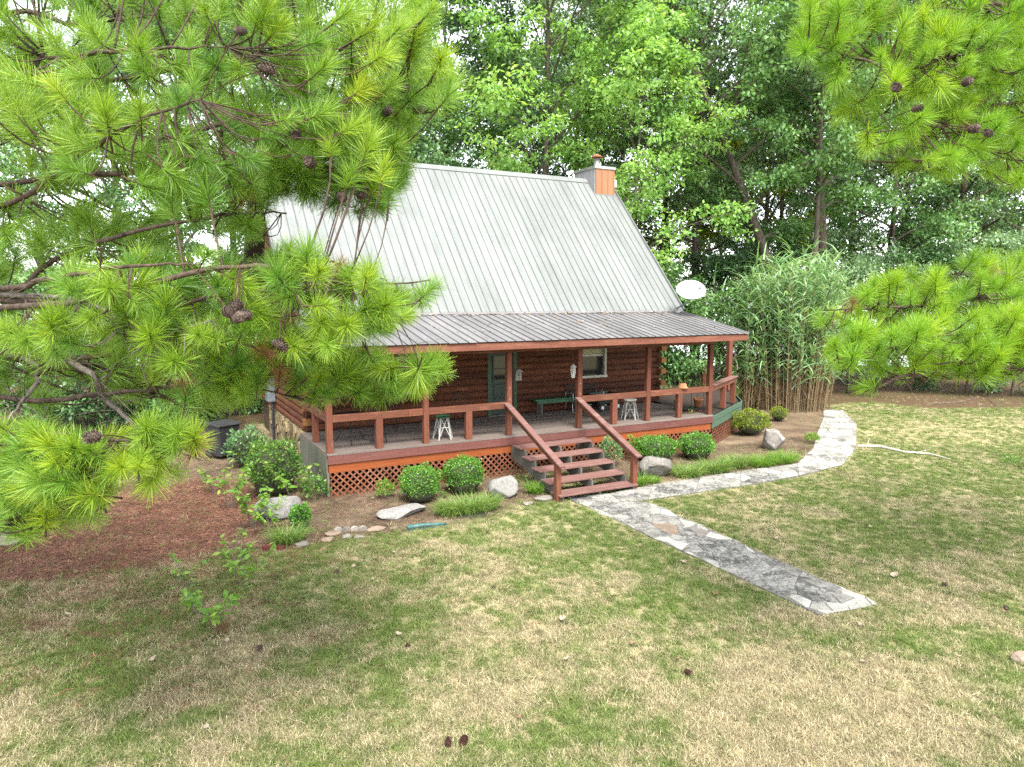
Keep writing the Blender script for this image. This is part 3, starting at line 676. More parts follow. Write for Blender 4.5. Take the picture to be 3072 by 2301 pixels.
# ------------------------------------------------------------------ foliage materials
M['needle'] = leaf('pine_needles', [(.05,.115,.012), (.10,.21,.022), (.175,.32,.034), (.28,.42,.055), (.42,.52,.13)], .36, .42, .42, .45, .5, .34)
M['needle_r'] = leaf('fresh_pine_needles', [(.06,.15,.012), (.11,.25,.018), (.18,.35,.026), (.27,.44,.045), (.40,.53,.10)], .4, .42, .36, .45, .5, .24)
M['deadneedle'] = leaf('dead_pine_needles', [(.12,.05,.025), (.22,.10,.05), (.30,.16,.09)], .2, .7, .4, 2)
M['shoot'] = plain('pine_shoot_bark', (.06,.038,.024), .9, 0, .2, .3, 30)
def bark(name, a, b, sc=9):
    t = NT(name); n = t.noise(t.pos((1,1,.35)), sc, 8, .7, .8); return t.principled(t.ramp(n, [(.35, a), (.62, b)]), .95, 0, .15, n, .9, .03)
M['pinebark'] = bark('pine_bark', (.028,.02,.016), (.10,.072,.056))
M['twigbark'] = bark('grey_twig_bark', (.06,.05,.042), (.19,.165,.145), 14)
M['bark'] = bark('grey_brown_bark', (.035,.029,.022), (.12,.098,.078))
M['cone'] = plain('pine_cone_scales', (.085,.062,.05), .85, 0, .2, .35, 40)
M['coner'] = plain('fallen_cone_scales', (.06,.026,.019), .85, 0, .2, .3, 40)
M['maple'] = leaf('bright_maple_leaves', [(0.111,0.231,0.057), (0.190,0.362,0.094), (0.302,0.492,0.145), (0.476,0.616,0.222)], .45, .5, .55, .5)
M['oak'] = leaf('dark_oak_leaves', [(0.054,0.129,0.041), (0.101,0.214,0.068), (0.164,0.301,0.107), (0.253,0.389,0.146)], .35, .45, .5, .5, .45)
M['greyleaf'] = leaf('grey_green_leaves', [(0.086,0.166,0.086), (0.155,0.263,0.136), (0.233,0.350,0.185), (0.330,0.447,0.233)], .35, .45, .5, .5, .45)
M['yellowleaf'] = leaf('yellow_green_leaves', [(0.115,0.184,0.017), (0.207,0.299,0.023), (0.310,0.380,0.034), (0.391,0.380,0.057)], .5, .5, .4, .6)
M['darkleaf'] = leaf('deep_green_leaves', [(0.032,0.085,0.035), (0.065,0.145,0.055), (0.111,0.211,0.080), (0.180,0.281,0.100)], .25, .4, .5, .6, .5)
M['box'] = leaf('boxwood_leaves', [(0.033,0.113,0.013), (0.066,0.185,0.021), (0.113,0.277,0.034), (0.185,0.370,0.053)], .3, .35, .35, 3, .5)
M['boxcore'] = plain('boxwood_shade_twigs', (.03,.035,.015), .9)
M['shrub'] = leaf('broad_shrub_leaves', [(0.039,0.099,0.020), (0.066,0.154,0.029), (0.110,0.220,0.039), (0.242,0.330,0.055)], .35, .35, .35, 2, .5)
M['goldshrub'] = leaf('gold_tipped_leaves', [(.055,.11,.018), (.12,.19,.025), (.24,.29,.035), (.36,.36,.06)], .4, .4, .5, 3)
M['weed'] = leaf('weed_leaves', [(0.066,0.165,0.022), (0.110,0.242,0.033), (0.187,0.330,0.050), (0.308,0.396,0.077)], .45, .45, .3, 3)
M['liriope'] = leaf('liriope_blades', [(0.050,0.110,0.022), (0.099,0.187,0.033), (0.176,0.275,0.055), (0.330,0.374,0.143)], .3, .45, .25, 3)
M['cane'] = leaf('reed_leaves', [(0.089,0.202,0.075), (0.158,0.302,0.125), (0.273,0.426,0.215), (0.483,0.605,0.410)], .35, .4, .35, 1.2, .5)
M['drycane'] = leaf('dry_reed_stalks', [(0.090,0.059,0.032), (0.153,0.104,0.054), (0.234,0.167,0.090), (0.324,0.252,0.149)], .15, .7, .3, 2)
def grassmat(name, greens, straws, lo, hi, psc, trans=.3, near=0):
    t = NT(name); r = t.objrand(); isl = t.island(); n1 = t.noise(t.pos(), psc, 6, .68); n2 = t.noise(t.pos(), psc*.28, 3, .5)
    f = t.math('ADD', t.math('MULTIPLY', n1, .65), t.math('MULTIPLY', n2, .35)); f = t.math('ADD', f, t.math('MULTIPLY', t.math('SUBTRACT', r, .5), .13))
    if near:
        sx = t.n('ShaderNodeSeparateXYZ'); t.l(t.pos(), sx.inputs[0]); f = t.math('ADD', f, t.math('MAXIMUM', t.math('MULTIPLY', t.math('SUBTRACT', 11.5, t.math('ADD', sx.outputs[1], t.math('MULTIPLY', sx.outputs[0], .35))), near), -.04))
    g = t.ramp(isl, [(0, greens[0]), (1, greens[1])]); s = t.ramp(isl, [(0, straws[0]), (.5, straws[1]), (1, straws[2])])
    c = t.mix(t.ramp(f, [(lo, 0.0), (hi, 1.0)]), g, s)
    c = t.mix(1.0, c, t.ramp(r, [(0, .62), (1, 1.35)]), 'MULTIPLY')
    d = t.n('ShaderNodeBsdfPrincipled'); t.l(c, d.inputs['Base Color']); d.inputs['Roughness'].default_value = .7; d.inputs['Specular IOR Level'].default_value = .2
    tr = t.n('ShaderNodeBsdfTranslucent'); t.l(c, tr.inputs[0]); mx = t.n('ShaderNodeMixShader'); mx.inputs[0].default_value = trans
    t.l(d.outputs[0], mx.inputs[1]); t.l(tr.outputs[0], mx.inputs[2]); t.l(mx.outputs[0], t.out.inputs[0]); return t.m
M['grass'] = grassmat('lawn_grass', ((.075,.118,.024), (.19,.26,.066)), ((.17,.14,.07), (.33,.28,.16), (.58,.51,.36)), .47, .575, 1.0, .3, .011)
M['strawn'] = grassmat('fallen_pine_needles', ((0.077,0.036,0.023), (0.219,0.099,0.066)), ((0.072,0.036,0.023), (0.180,0.083,0.056), (0.436,0.238,0.154)), .4, .6, 1.2, .1)
M['mulch'] = grassmat('mulch_litter', ((.05,.033,.022), (.15,.105,.07)), ((.08,.055,.035), (.2,.145,.095), (.36,.29,.21)), .42, .58, 1.2, .1)

NR = np.random.default_rng(11)
def unit(v): return v/np.maximum(np.linalg.norm(v, axis=-1, keepdims=True), 1e-9)
def leaf_quads(P, D, N, L, W):
    """pointed leaves: base P, direction D, normal N, length L, width W -> (k*4,3)"""
    S = unit(np.cross(D, N)); L = np.asarray(L)[:, None]; W = np.asarray(W)[:, None]
    m = P+D*L*.45
    return np.stack([P, m+S*W*.5, P+D*L, m-S*W*.5], 1).reshape(-1, 3)
def ribbons(P, D, L, W, droop, seg=3, N=None):
    """thin blades that bend down: 3 quads tapering to a point -> quads"""
    k = len(P); S = unit(np.cross(D, np.array([0,0,1.0])+NR.normal(0,.25,(k,3)))); out = []; p = P.copy(); d = D.copy(); L = np.asarray(L)[:, None]; W = np.asarray(W)[:, None]; dr = np.asarray(droop)[:, None]
    prof = np.linspace(1, .12, seg+1)
    for i in range(seg):
        q = p+d*L/seg
        out.append(np.stack([p-S*W*.5*prof[i], p+S*W*.5*prof[i], q+S*W*.5*prof[i+1], q-S*W*.5*prof[i+1]], 1))
        p = q; d = unit(d+np.array([0,0,-1.0])*dr/seg)
    return np.concatenate(out, 1).reshape(-1, 3)

# ------------------------------------------------------------------ pines
def tuft_mesh(seed, mat, n=190, nl=.21, w=.0042, shoot=.17):
    r = np.random.default_rng(seed); s = r.uniform(0, 1, n)**.8; ax = np.zeros((n,3)); ax[:,2] = (s-.85)*shoot
    a = r.uniform(0, 2*np.pi, n); spread = np.radians(np.clip(88-62*s+r.normal(0,13,n), 4, 115))
    D = np.stack([np.cos(a)*np.sin(spread), np.sin(a)*np.sin(spread), np.cos(spread)], 1)
    L = nl*r.uniform(.72, 1.1, n)*(.85+.2*s); W = w*r.uniform(.7,1.25,n)
    S = unit(np.cross(D, r.normal(0,1,(n,3)))); bend = unit(r.normal(0,1,(n,3)))*.10+np.array([0,0,-.05])
    p0 = ax; p1 = p0+D*L[:,None]*.5; d2 = unit(D+bend); p2 = p1+d2*L[:,None]*.5
    Wn = W[:,None]; q1 = np.stack([p0-S*Wn*.35, p0+S*Wn*.35, p1+S*Wn*.5, p1-S*Wn*.5], 1); q2 = np.stack([p1-S*Wn*.5, p1+S*Wn*.5, p2+S*Wn*.12, p2-S*Wn*.12], 1)
    V = np.stack([q1, q2], 1).reshape(-1,3)
    # weld the two halves so that each needle is one island
    me = bpy.data.meshes.new('needle_tuft'); k = n
    VV = np.stack([p0-S*Wn*.35, p0+S*Wn*.35, p1+S*Wn*.5, p1-S*Wn*.5, p2+S*Wn*.1, p2-S*Wn*.1], 1).reshape(-1,3)
    b = np.arange(k)*6; F = [(int(i), int(i+1), int(i+2), int(i+3)) for i in b]+[(int(i+3), int(i+2), int(i+4), int(i+5)) for i in b]
    nv = len(VV); sh = MB().tube([(0,0,-.26), (0,0,-.1), (0,0,.02)], [.008,.007,.004], 5)
    me.from_pydata([tuple(v) for v in VV]+sh.v, [], F+[tuple(nv+i for i in f) for f in sh.f])
    me.materials.append(mat); me.materials.append(M['shoot']); me.polygons.foreach_set('material_index', [0]*len(F)+[1]*len(sh.f)); me.update(); return me
def cone_mesh(mat, seed=1):
    r = random.Random(seed); mb = MB(); mb.lathe([(.004,-.055),(.022,-.04),(.03,-.01),(.024,.03),(.006,.058)], n=8)
    for i in range(70):
        tz = -.05+.105*i/70; a = i*2.399; rr = .036*math.sin(max(.12, min(1, (tz+.062)/.12))*math.pi)**.6
        c_ = Vector((math.cos(a)*rr*.6, math.sin(a)*rr*.6, tz)); o = Vector((math.cos(a), math.sin(a), .35)).normalized(); s_ = o.cross(Vector((0,0,1))).normalized()
        tipp = c_+o*.024; mb.add([c_-s_*.006, c_+s_*.006, tipp+s_*.009+Vector((0,0,.003)), tipp-s_*.009+Vector((0,0,.003)), tipp+o*.004-Vector((0,0,.004))], [(0,1,2,3), (3,2,4)])
    return mb.mesh('pine_cone', mat)
def bez(p0, p1, p2, n): return [p0*(1-t)**2+p1*2*t*(1-t)+p2*t*t for t in np.linspace(0,1,n)]
def V3(v): return Vector((float(v[0]), float(v[1]), float(v[2])))

def pine(label, trunk_xy, height, trunk_r, limbs, regions, mat, n_tufts, seed, min_sep, cones, size=1.0, dead=(), dk=1.0, extra=150):
    limbs = [[(a, b, d*dk) for a, b, d in lm] for lm in limbs]; cones = [(a, b, d*dk*.86) for a, b, d in cones]; regions = [(p_, a*dk, b*dk, u_, w_) for p_, a, b, u_, w_ in regions]
    r = random.Random(seed); bx, by = trunk_xy; gzz = ground_z(bx, by)
    root = thing('pine_tree', label, 'pine tree', (bx, by, gzz), world=True)
    tp = [Vector((bx+.15*math.sin(k*.7), by+.12*math.cos(k*.9), gzz-.1+height*k/10)) for k in range(11)]
    MB().tube(tp, [trunk_r*(1-.8*k/10) for k in range(11)], 12).build('trunk', M['pinebark'], root, 0, True)
    tv = [tuft_mesh(seed*50+i, mat, 240+14*(i % 4), .215*size*(.9+.05*(i % 5)), .0042) for i in range(10)]
    dead_tuft = tuft_mesh(seed*50+33, M['deadneedle'], 120, .19*size, .0042)
    lpts = []; limb_mb = []
    for li, lm in enumerate(limbs):
        P = [at(*q) for q in lm]; zs = max(gzz+1.2, min(gzz+height-1, P[0].z*1.0+.3)); k0 = min(9, max(0, int((zs-gzz)/height*10))); base = tp[k0].copy(); base.z = zs
        pts = [base]+P; sm = []
        for i in range(len(pts)-1):
            a, b = pts[i], pts[i+1]; pa = pts[max(0,i-1)]; pb = pts[min(len(pts)-1, i+2)]
            for tt in np.linspace(0, 1, 7)[:-1]:
                tt = float(tt); sm.append(0.5*((2*a)+(-pa+b)*tt+(2*pa-5*a+4*b-pb)*tt*tt+(-pa+3*a-3*b+pb)*tt**3)+Vector((r.uniform(-1,1), r.uniform(-1,1), r.uniform(-1,1)))*.012)
        sm.append(pts[-1]); n = len(sm); rad = [max(.008, (.030 if len(lm) > 2 else .024)*(1-i/(n-1))**.8+.005) for i in range(n)]
        mb = MB(); mb.tube(sm, rad, 7); limb_mb.append(mb); lpts += [(p, li, i/(n-1), rad[i]) for i, p in enumerate(sm) if i > 1]
    LP = np.array([tuple(p[0]) for p in lpts])
    # tuft tips spread through the volume of the crown
    tips = []; tries = 0; wsum = sum(q[4] for q in regions)
    while len(tips) < n_tufts+extra and tries < n_tufts*150:
        tries += 1; u = r.uniform(0, wsum)
        for poly, d0, d1, upb, wgt in regions:
            u -= wgt
            if u <= 0: break
        x0, x1 = min(p[0] for p in poly), max(p[0] for p in poly); y0, y1 = min(p[1] for p in poly), max(p[1] for p in poly)
        px, py = r.uniform(x0, x1), r.uniform(y0, y1)
        if not inpoly(px, py, poly): continue
        p = at(px, py, r.uniform(d0, d1))
        if any((p-q[0]).length < min_sep for q in tips): continue
        tips.append((p, upb, -60 < px < 3130 and -60 < py))
    mats_ = []
    for p, upb, _in in tips:
        d = np.linalg.norm(LP-np.array(p), axis=1)+np.array([.25*abs(q[2]-.7) for q in lpts]); j = int(np.argmin(d)); L0, li, tt, lr = lpts[j]
        v = p-L0; out = v.normalized() if v.length > .05 else Vector((r.uniform(-1,1), r.uniform(-1,1), .5)).normalized()
        tan = (out*.75+Vector((0,0,upb))+Vector((r.uniform(-.35,.35), r.uniform(-.35,.35), r.uniform(-.2,.3)))).normalized()
        ln = v.length; mid = p-tan*min(.45, ln*.5)-Vector((0,0,.05*ln))
        rr = min(lr*.7, .007+.006*ln); limb_mb[li].tube(bez(L0, mid, p-tan*.08, 5), [rr, rr*.9, rr*.75, .0065, .005], 5)
        sc = r.uniform(.66, 1.2)
        q = tan.to_track_quat('Z', 'Y').to_matrix().to_4x4() @ Matrix.Rotation(r.uniform(0, 6.28), 4, 'Z')
        mats_.append(Matrix.Translation(p) @ q @ Matrix.Diagonal((sc, sc, sc*r.uniform(.9,1.15), 1)))
    order = sorted(range(len(tips)), key=lambda i: (tips[i][0]-CAMP).length+(0 if tips[i][2] else 99))      # the tufts that show largest are parts, the rest one mass
    VV = []
    for rank, i in enumerate(order):
        me = tv[r.randrange(10)] if r.random() > .025 else dead_tuft
        if rank < n_tufts: link('needle_tuft', me, root).matrix_basis = mats_[i]
        else:
            nb = len(me.vertices); co = np.empty(nb*3, np.float32); me.vertices.foreach_get('co', co); co = co.reshape(-1,3); nn = (nb-15)//6*6; co = co[:nn].reshape(-1,6,3)
            a5, b5 = co[:,4], co[:,5]; sw = (a5-b5)*1.2; co = np.stack([co[:,0], co[:,1], a5+sw, b5-sw], 1).reshape(-1,3); mm = np.array(mats_[i]); VV.append(co @ mm[:3,:3].T+mm[:3,3])
    if VV: tag(link('needles', np_mesh('needles', np.concatenate(VV), 4, mat), root), kind='stuff')
    # bare dead twigs
    for li, mb in enumerate(limb_mb):
        cand = [q for q in lpts if q[1] == li and .15 < q[2] < .9]
        for _ in range(26 if li in dead else 7):
            if not cand: break
            L0, _, tt, lr = r.choice(cand); dv = Vector((r.uniform(-1,1), r.uniform(-1,1), r.uniform(-.9,.4))).normalized()*r.uniform(.25,.7)
            mb.tube(bez(L0, L0+dv*.5+Vector((0,0,r.uniform(-.05,.15))), L0+dv, 5), [.0045,.0038,.003,.002,.001], 4)
        mb.build('branch', M['twigbark'] if li in dead else M['pinebark'], root, 0, True)
    cm = cone_mesh(M['cone'], seed)
    for cx, cy, cdep in cones:
        p = at(cx, cy, cdep); o = link('pine_cone', cm, root); s_ = r.uniform(.85,1.15)
        o.matrix_basis = Matrix.Translation(p) @ Matrix.Rotation(r.uniform(1.2,2.6), 4, 'X') @ Matrix.Rotation(r.uniform(0,6), 4, 'Y') @ Matrix.Scale(s_, 4)
        d = np.linalg.norm(LP-np.array(p), axis=1); j = int(np.argmin(d)); MB().tube(bez(lpts[j][0], (lpts[j][0]+p)*.5+Vector((0,0,.06)), p, 4), .005, 4).build('cone_twig', M['shoot'], root)
    return root
TL = gz(-420, 1640); 
limbsL = [
 [(-60,900,6.6),(300,880,6.1),(640,800,6.2),(950,780,6.6),(1160,840,6.8)],
 [(0,920,6.0),(380,860,5.4),(720,800,5.2),(960,830,5.4),(1130,880,5.6)],
 [(-60,60,7.6),(240,75,7.2),(480,40,6.9),(900,20,6.9)],
 [(-80,330,7.8),(300,250,6.8),(760,170,6.6),(1120,120,7.0),(1290,90,7.2)],
 [(-40,420,7.4),(420,420,6.4),(880,330,6.6),(1240,330,7.2),(1340,300,7.3)],
 [(-60,560,7.5),(360,520,6.2),(780,480,6.4),(1040,520,6.8),(1180,600,7.0)],
 [(-40,200,7.2),(180,170,6.0),(420,150,5.6),(680,140,5.5)],
 [(-60,640,7.0),(220,480,5.8),(420,360,5.3),(600,300,5.2)],
 [(-60,900,7.4),(160,780,6.6),(420,690,6.0),(700,640,6.3),(860,640,6.6)],
 [(-40,1000,7.2),(330,960,6.2),(700,880,5.8),(1050,860,6.4),(1290,840,6.8)],
 [(-40,1060,7.4),(400,1060,6.4),(820,1040,6.6),(1120,1080,7.0),(1340,1090,7.2)],
 [(-60,860,6.6),(140,840,5.6),(360,800,5.1),(560,790,5.0)],
 [(0,1050,6.8),(110,1130,6.4),(60,1210,6.2),(0,1290,6.1)],
 [(-60,880,6.6),(230,900,5.7),(440,1000,5.4),(640,960,5.3)],
 [(-40,1180,7.2),(320,1180,6.2),(620,1150,6.2),(880,1190,6.5)],
 [(120,1060,6.2),(310,1190,5.9),(430,1300,5.8),(600,1380,5.8)],
 [(-60,1330,6.4),(130,1420,5.8),(260,1490,5.6),(320,1540,5.6)],
 [(-60,1240,6.4),(180,1300,5.7),(380,1320,5.5),(560,1320,5.6)],
 [(-60,1500,6.2),(40,1560,5.7),(160,1590,5.5)],
]
regL = [
 ([(-900,-250),(-90,-250),(-90,1500),(-500,1560),(-900,1400)], 6.0, 9.5, .35, 5.0),
 ([(-90,-260),(900,-260),(1280,-120),(1290,0),(640,0),(420,110),(-90,60)], 5.6, 7.8, .4, 1.6),
 ([(860,520),(1180,520),(1200,600),(1120,640),(1000,620),(900,600)], 6.2, 7.6, .2, .5),
 ([(740,360),(1240,330),(1210,540),(1000,560),(800,580)], 6.2, 7.8, .3, 1.2),
 ([(-120,760),(200,770),(330,1000),(620,1060),(740,1200),(560,1230),(200,1160),(160,1260),(-120,1260)], 6.6, 9.0, .35, 1.6),
 ([(-90,60),(160,60),(420,120),(640,0),(1290,0),(1320,130),(1380,200),(1350,360),(1340,420),(1230,390),(1200,540),(1170,610),(1050,560),(960,540),(800,560),(700,640),(500,640),(280,640),(120,520),(-90,430)], 5.2, 7.6, .45, 4.6),
 ([(-90,560),(280,640),(600,640),(860,560),(820,720),(560,720),(200,760),(-90,760)], 6.2, 8.0, .3, 1.0),
 ([(190,800),(420,780),(600,760),(820,740),(930,760),(1180,850),(1300,850),(1280,930),(1180,980),(1060,1000),(900,1080),(700,1060),(500,1050),(300,1000),(200,900)], 4.9, 6.9, .5, 3.4),
 ([(620,1030),(860,1040),(1060,1050),(1160,1090),(1290,1070),(1350,1100),(1330,1150),(1190,1190),(1080,1190),(960,1200),(880,1180),(760,1130),(740,1200),(600,1180)], 6.0, 7.2, .35, 1.7),
 ([(-90,960),(160,930),(330,1000),(560,1080),(560,1190),(300,1080),(120,1060),(-90,1100)], 5.0, 6.4, .5, .8),
 ([(-90,1240),(160,1310),(330,1300),(520,1240),(600,1290),(600,1380),(480,1440),(330,1440),(300,1540),(180,1570),(60,1590),(-90,1560)], 5.0, 6.2, .35, 2.0),
]
conesL = [(718,92,5.8),(800,208,5.6),(1115,200,6.8),(1160,335,7.0),(1250,330,7.2),(1030,350,6.6),(985,425,6.4),(930,487,6.4),(888,405,6.4),(1025,590,6.8),(1095,570,6.8),(1088,585,6.8),(685,935,5.4),(715,950,5.4),(735,945,5.45),(700,925,5.4),(838,1035,5.8),(280,1310,5.6),(1210,265,7.0)]
pine('long needled pine with hanging cones reaching over the cabin porch and red needle litter', (TL.x, TL.y), 15.0, .27, limbsL, regL, M['needle'], 300, 4, .08, conesL, .92, (12,13,15), 1.06, 1450)
TR = gz(3720, 1520)
limbsR = [
 [(3120,160,9.6),(2870,200,9.0),(2700,190,8.7),(2600,150,8.5),(2480,40,8.4)],
 [(3120,240,9.4),(2960,300,9.0),(2790,370,8.6),(2600,400,8.4)],
 [(3120,180,9.2),(2990,190,8.8),(2860,170,8.3),(2720,205,8.2),(2560,170,8.2),(2420,130,8.2)],
 [(3120,330,9.6),(2980,380,9.2),(2800,400,9.0)],
 [(3120,470,9.6),(2900,480,9.2),(2700,490,9.0),(2590,480,8.9)],
 [(3120,60,9.0),(2960,40,8.6),(2840,20,8.4)],
 [(3120,880,9.8),(2900,900,9.0),(2700,920,8.8),(2480,930,9.0)],
 [(3120,980,9.4),(2880,1000,8.4),(2680,1040,8.2),(2500,1080,8.3)],
 [(3120,820,10.0),(2950,820,9.4),(2780,830,9.2)],
 [(3120,1060,9.2),(2950,1080,8.4),(2800,1090,8.2)],
 [(3120,1080,9.0),(2900,1120,8.6),(2700,1130,8.4),(2620,1180,8.3)],
]
regR = [
 ([(3160,-250),(3900,-300),(4300,100),(4300,1000),(3900,1150),(3160,1130)], 8.6, 12.5, .4, 5.5),
 ([(2440,0),(2500,-200),(3160,-250),(3160,0)], 8.0, 9.6, .4, 1.2),
 ([(2420,0),(2400,120),(2390,200),(2500,240),(2700,250),(2860,260),(3160,200),(3160,0)], 7.8, 9.4, .4, 2.0),
 ([(2480,240),(2700,250),(3160,220),(3160,560),(2800,520),(2620,500),(2580,420),(2520,300)], 8.0, 10.0, .25, 1.7),
 ([(2420,960),(2560,900),(2600,860),(2720,800),(2900,780),(3160,760),(3160,930),(2900,960),(2600,1000)], 8.4, 10.0, .6, 1.9),
 ([(2470,1040),(2600,990),(2900,950),(3160,930),(3160,1110),(2980,1130),(2820,1110),(2640,1120),(2560,1120)], 7.6, 9.2, .55, 1.9),
 ([(2590,1110),(2640,1110),(2660,1180),(2600,1190)], 8.0, 8.6, .3, .08),
]
conesR = [(2900,245,8.6),(2925,385,8.8),(2965,400,8.8),(2690,262,8.4),(2750,325,8.6)]
pine('bright green pine with drooping boughs beyond the flagstone path, dark bare limbs showing', (TR.x, TR.y), 15.5, .25, limbsR, regR, M['needle_r'], 300, 9, .12, conesR, .95, (), .96, 760)

# ------------------------------------------------------------------ broadleaf trees
def tree(name, label, base, H, trunk_r, mat, seed, crown_base=.3, spread=.3, nlimb=22, leafs=26, leaf_l=.17, lean=(0,0), clump=.62, group=None, cat='tree', curve=.35, nsub=6, ntw=4, drop=0):
    r = np.random.default_rng(seed); bx, by, bz = base; root = thing(name, label, cat, (bx, by, bz), group=group)
    n = 13; ts = np.linspace(0, 1, n); ph = r.uniform(0, 6.28, 2)
    TP = np.stack([lean[0]*H*ts**1.2+curve*np.sin(ts*4+ph[0])*ts, lean[1]*H*ts**1.2+curve*np.sin(ts*3.3+ph[1])*ts, H*ts*.94-.15], 1)
    MB().tube([V3(p) for p in TP], [max(.03, trunk_r*(1-.88*t_)) for t_ in ts], 9).build('trunk', M['bark'], root, 0, True)
    br = MB(); tips = []; dirs = []
    for i in range(nlimb):
        t_ = crown_base+(1-crown_base)*((i+r.uniform(0,.8))/nlimb)**.9; t_ = min(t_, .985); b = np.array([np.interp(t_, ts, TP[:,k]) for k in range(3)])
        az = i*2.4+r.uniform(-.5,.5); u = (t_-crown_base)/(1-crown_base); ln = 1.22*H*spread*(.55+.75*math.sin(math.pi*min(1, .18+.78*(1-u))))*r.uniform(.75,1.15)*(1 if u < .85 else .7)
        el = R_(18+50*u+r.uniform(-12,12)); d = np.array([math.cos(az)*math.cos(el), math.sin(az)*math.cos(el), math.sin(el)])
        e = b+d*ln+np.array([0,0,-.06*ln]); m_ = b+d*ln*.5+np.array([0,0,.12*ln]); pts = bez(b, m_, e, 6); r0 = max(.018, trunk_r*.42*(1-.75*t_)); br.tube([V3(p) for p in pts], [r0*(1-.8*k/5) for k in range(6)], 6)
        for s in range(nsub):
            q = .3+.7*(s+r.uniform(0,1))/nsub; q = min(q, 1); p = b*(1-q)**2+m_*2*q*(1-q)+e*q*q
            a2 = az+r.uniform(-1.3,1.3); e2 = R_(r.uniform(-15,55)); l2 = ln*r.uniform(.22,.42)*(1.15-.4*q)
            d2 = np.array([math.cos(a2)*math.cos(e2), math.sin(a2)*math.cos(e2), math.sin(e2)]); p2 = p+d2*l2
            br.tube([V3(p), V3(p+d2*l2*.5+np.array([0,0,.05*l2])), V3(p2)], [r0*.32, r0*.22, .008], 4, cap=False)
            for w_ in range(ntw):
                k = r.uniform(.35,1.1); tp = p+d2*l2*k+r.normal(0,.16*l2+.15,3)*np.array([1,1,.7]); tips.append(tp); dirs.append(d2)
    br.build('branches', M['bark'], root)
    T = np.array(tips); k = len(T); cnt = int(leafs*1.62); P = np.repeat(T, cnt, 0); cs = np.repeat(clump*r.uniform(.6,1.3,k), cnt)[:,None]
    off = r.normal(0,1,(k*cnt,3)); off = unit(off)*(r.uniform(0,1,(k*cnt,1))**.5)*cs*np.array([1,1,.5]); P = P+off; P[:,2] -= .22*(off[:,0]**2+off[:,1]**2)/np.maximum(cs[:,0],.1)
    D = unit(off*np.array([1,1,.2])+r.normal(0,.35,off.shape)+np.array([0,0,-.25-drop])); N = unit(np.array([0,0,1.0])+r.normal(0,.42,off.shape))
    L = leaf_l*1.22*r.uniform(.65,1.25,k*cnt); V = leaf_quads(P, D, N, L, L*r.uniform(.45,.65,k*cnt))
    tag(link('crown', np_mesh('crown', V, 4, mat), root), kind='stuff'); return root
def tp(px, depth, dz=0):
    p = at(px, 891, depth); return (p.x, p.y, ground_z(p.x, p.y))
tree('maple_tree', 'tall bright green maple rising straight behind the cabin ridge', tp(1625,33.5), 23.5, .24, M['maple'], 21, .22, .20, 30, 27, .19, group=None, nsub=7)
tree('maple_tree', 'lower bright maple with yellowish tips beside the chimney', tp(1910,31.5), 15.5, .16, M['maple'], 22, .25, .21, 22, 26, .17)
tree('oak_tree', 'dark oak behind the left part of the ridge, beside the bright maple', tp(1330,34), 18.5, .26, M['darkleaf'], 23, .2, .2, 26, 26, .18)
tree('oak_tree', 'tall oak with a bare forked trunk above the reeds', tp(2490,36), 25, .33, M['greyleaf'], 24, .42, .22, 26, 28, .18, lean=(-.10,.03), curve=.8)
tree('oak_tree', 'oak with a trunk leaning hard towards the chimney', tp(2420,34), 21, .30, M['oak'], 25, .38, .20, 24, 27, .18, lean=(-.34,.12), curve=.5)
tree('oak_tree', 'grey green oak filling the gap between the maple and the forked oak', tp(2090,38.5), 24, .30, M['greyleaf'], 26, .3, .2, 28, 27, .18)
tree('yellow_tree', 'yellow green sunlit tree showing through behind the forked oak', tp(2230,45), 17.5, .22, M['yellowleaf'], 27, .3, .23, 22, 22, .2)
tree('oak_tree', 'straight dark trunked oak rising out of the reed tops', tp(2440,32.5), 18.0, .20, M['oak'], 28, .5, .16, 18, 24, .17, curve=.2)
tree('oak_tree', 'dark oak behind the right pine with a leaning side limb', tp(2640,38), 17.5, .24, M['oak'], 29, .3, .22, 24, 27, .18, lean=(.04,0))
tree('oak_tree', 'tall oak at the wood edge beyond the drooping pine boughs', tp(2860,41), 22, .3, M['oak'], 30, .28, .2, 26, 27, .19)
tree('oak_tree', 'grey leaved oak farthest along the wood edge behind the pine', tp(3120,40), 20, .3, M['greyleaf'], 31, .25, .22, 26, 27, .19)
tree('oak_tree', 'dark oak overhanging the back of the cabin behind the long needled pine', tp(1010,35), 20, .28, M['oak'], 32, .25, .22, 26, 26, .19)
tree('oak_tree', 'deep green tree standing left of the cabin gable beyond the pine', tp(560,33), 17, .26, M['darkleaf'], 33, .12, .24, 26, 26, .19)
tree('oak_tree', 'thin leaved tree far left beyond the pine trunk', tp(120,36), 16, .24, M['oak'], 34, .2, .2, 22, 22, .19)
tree('oak_tree', 'small dark tree close behind the cabin back wall', tp(1180,32), 12.5, .18, M['darkleaf'], 35, .15, .24, 22, 26, .16)
tree('oak_tree', 'slender pale tree far behind between the maple and the roof end', tp(1800,47), 22, .2, M['oak'], 36, .25, .17, 24, 24, .2)
tree('oak_tree', 'tree far behind the leaning oak with an open crown', tp(2330,50), 22, .25, M['oak'], 37, .25, .2, 24, 22, .2)
tree('oak_tree', 'far tree glimpsed beyond the cabin chimney and the second maple', tp(2000,52), 18, .2, M['yellowleaf'], 38, .2, .22, 20, 18, .2)
tree('oak_tree', 'far dark tree behind the wood edge oaks', tp(2760,52), 22, .25, M['darkleaf'], 39, .15, .24, 26, 26, .2)
tree('oak_tree', 'far tree behind the grey leaved oak', tp(3060,52), 21, .25, M['oak'], 40, .15, .24, 26, 24, .2)
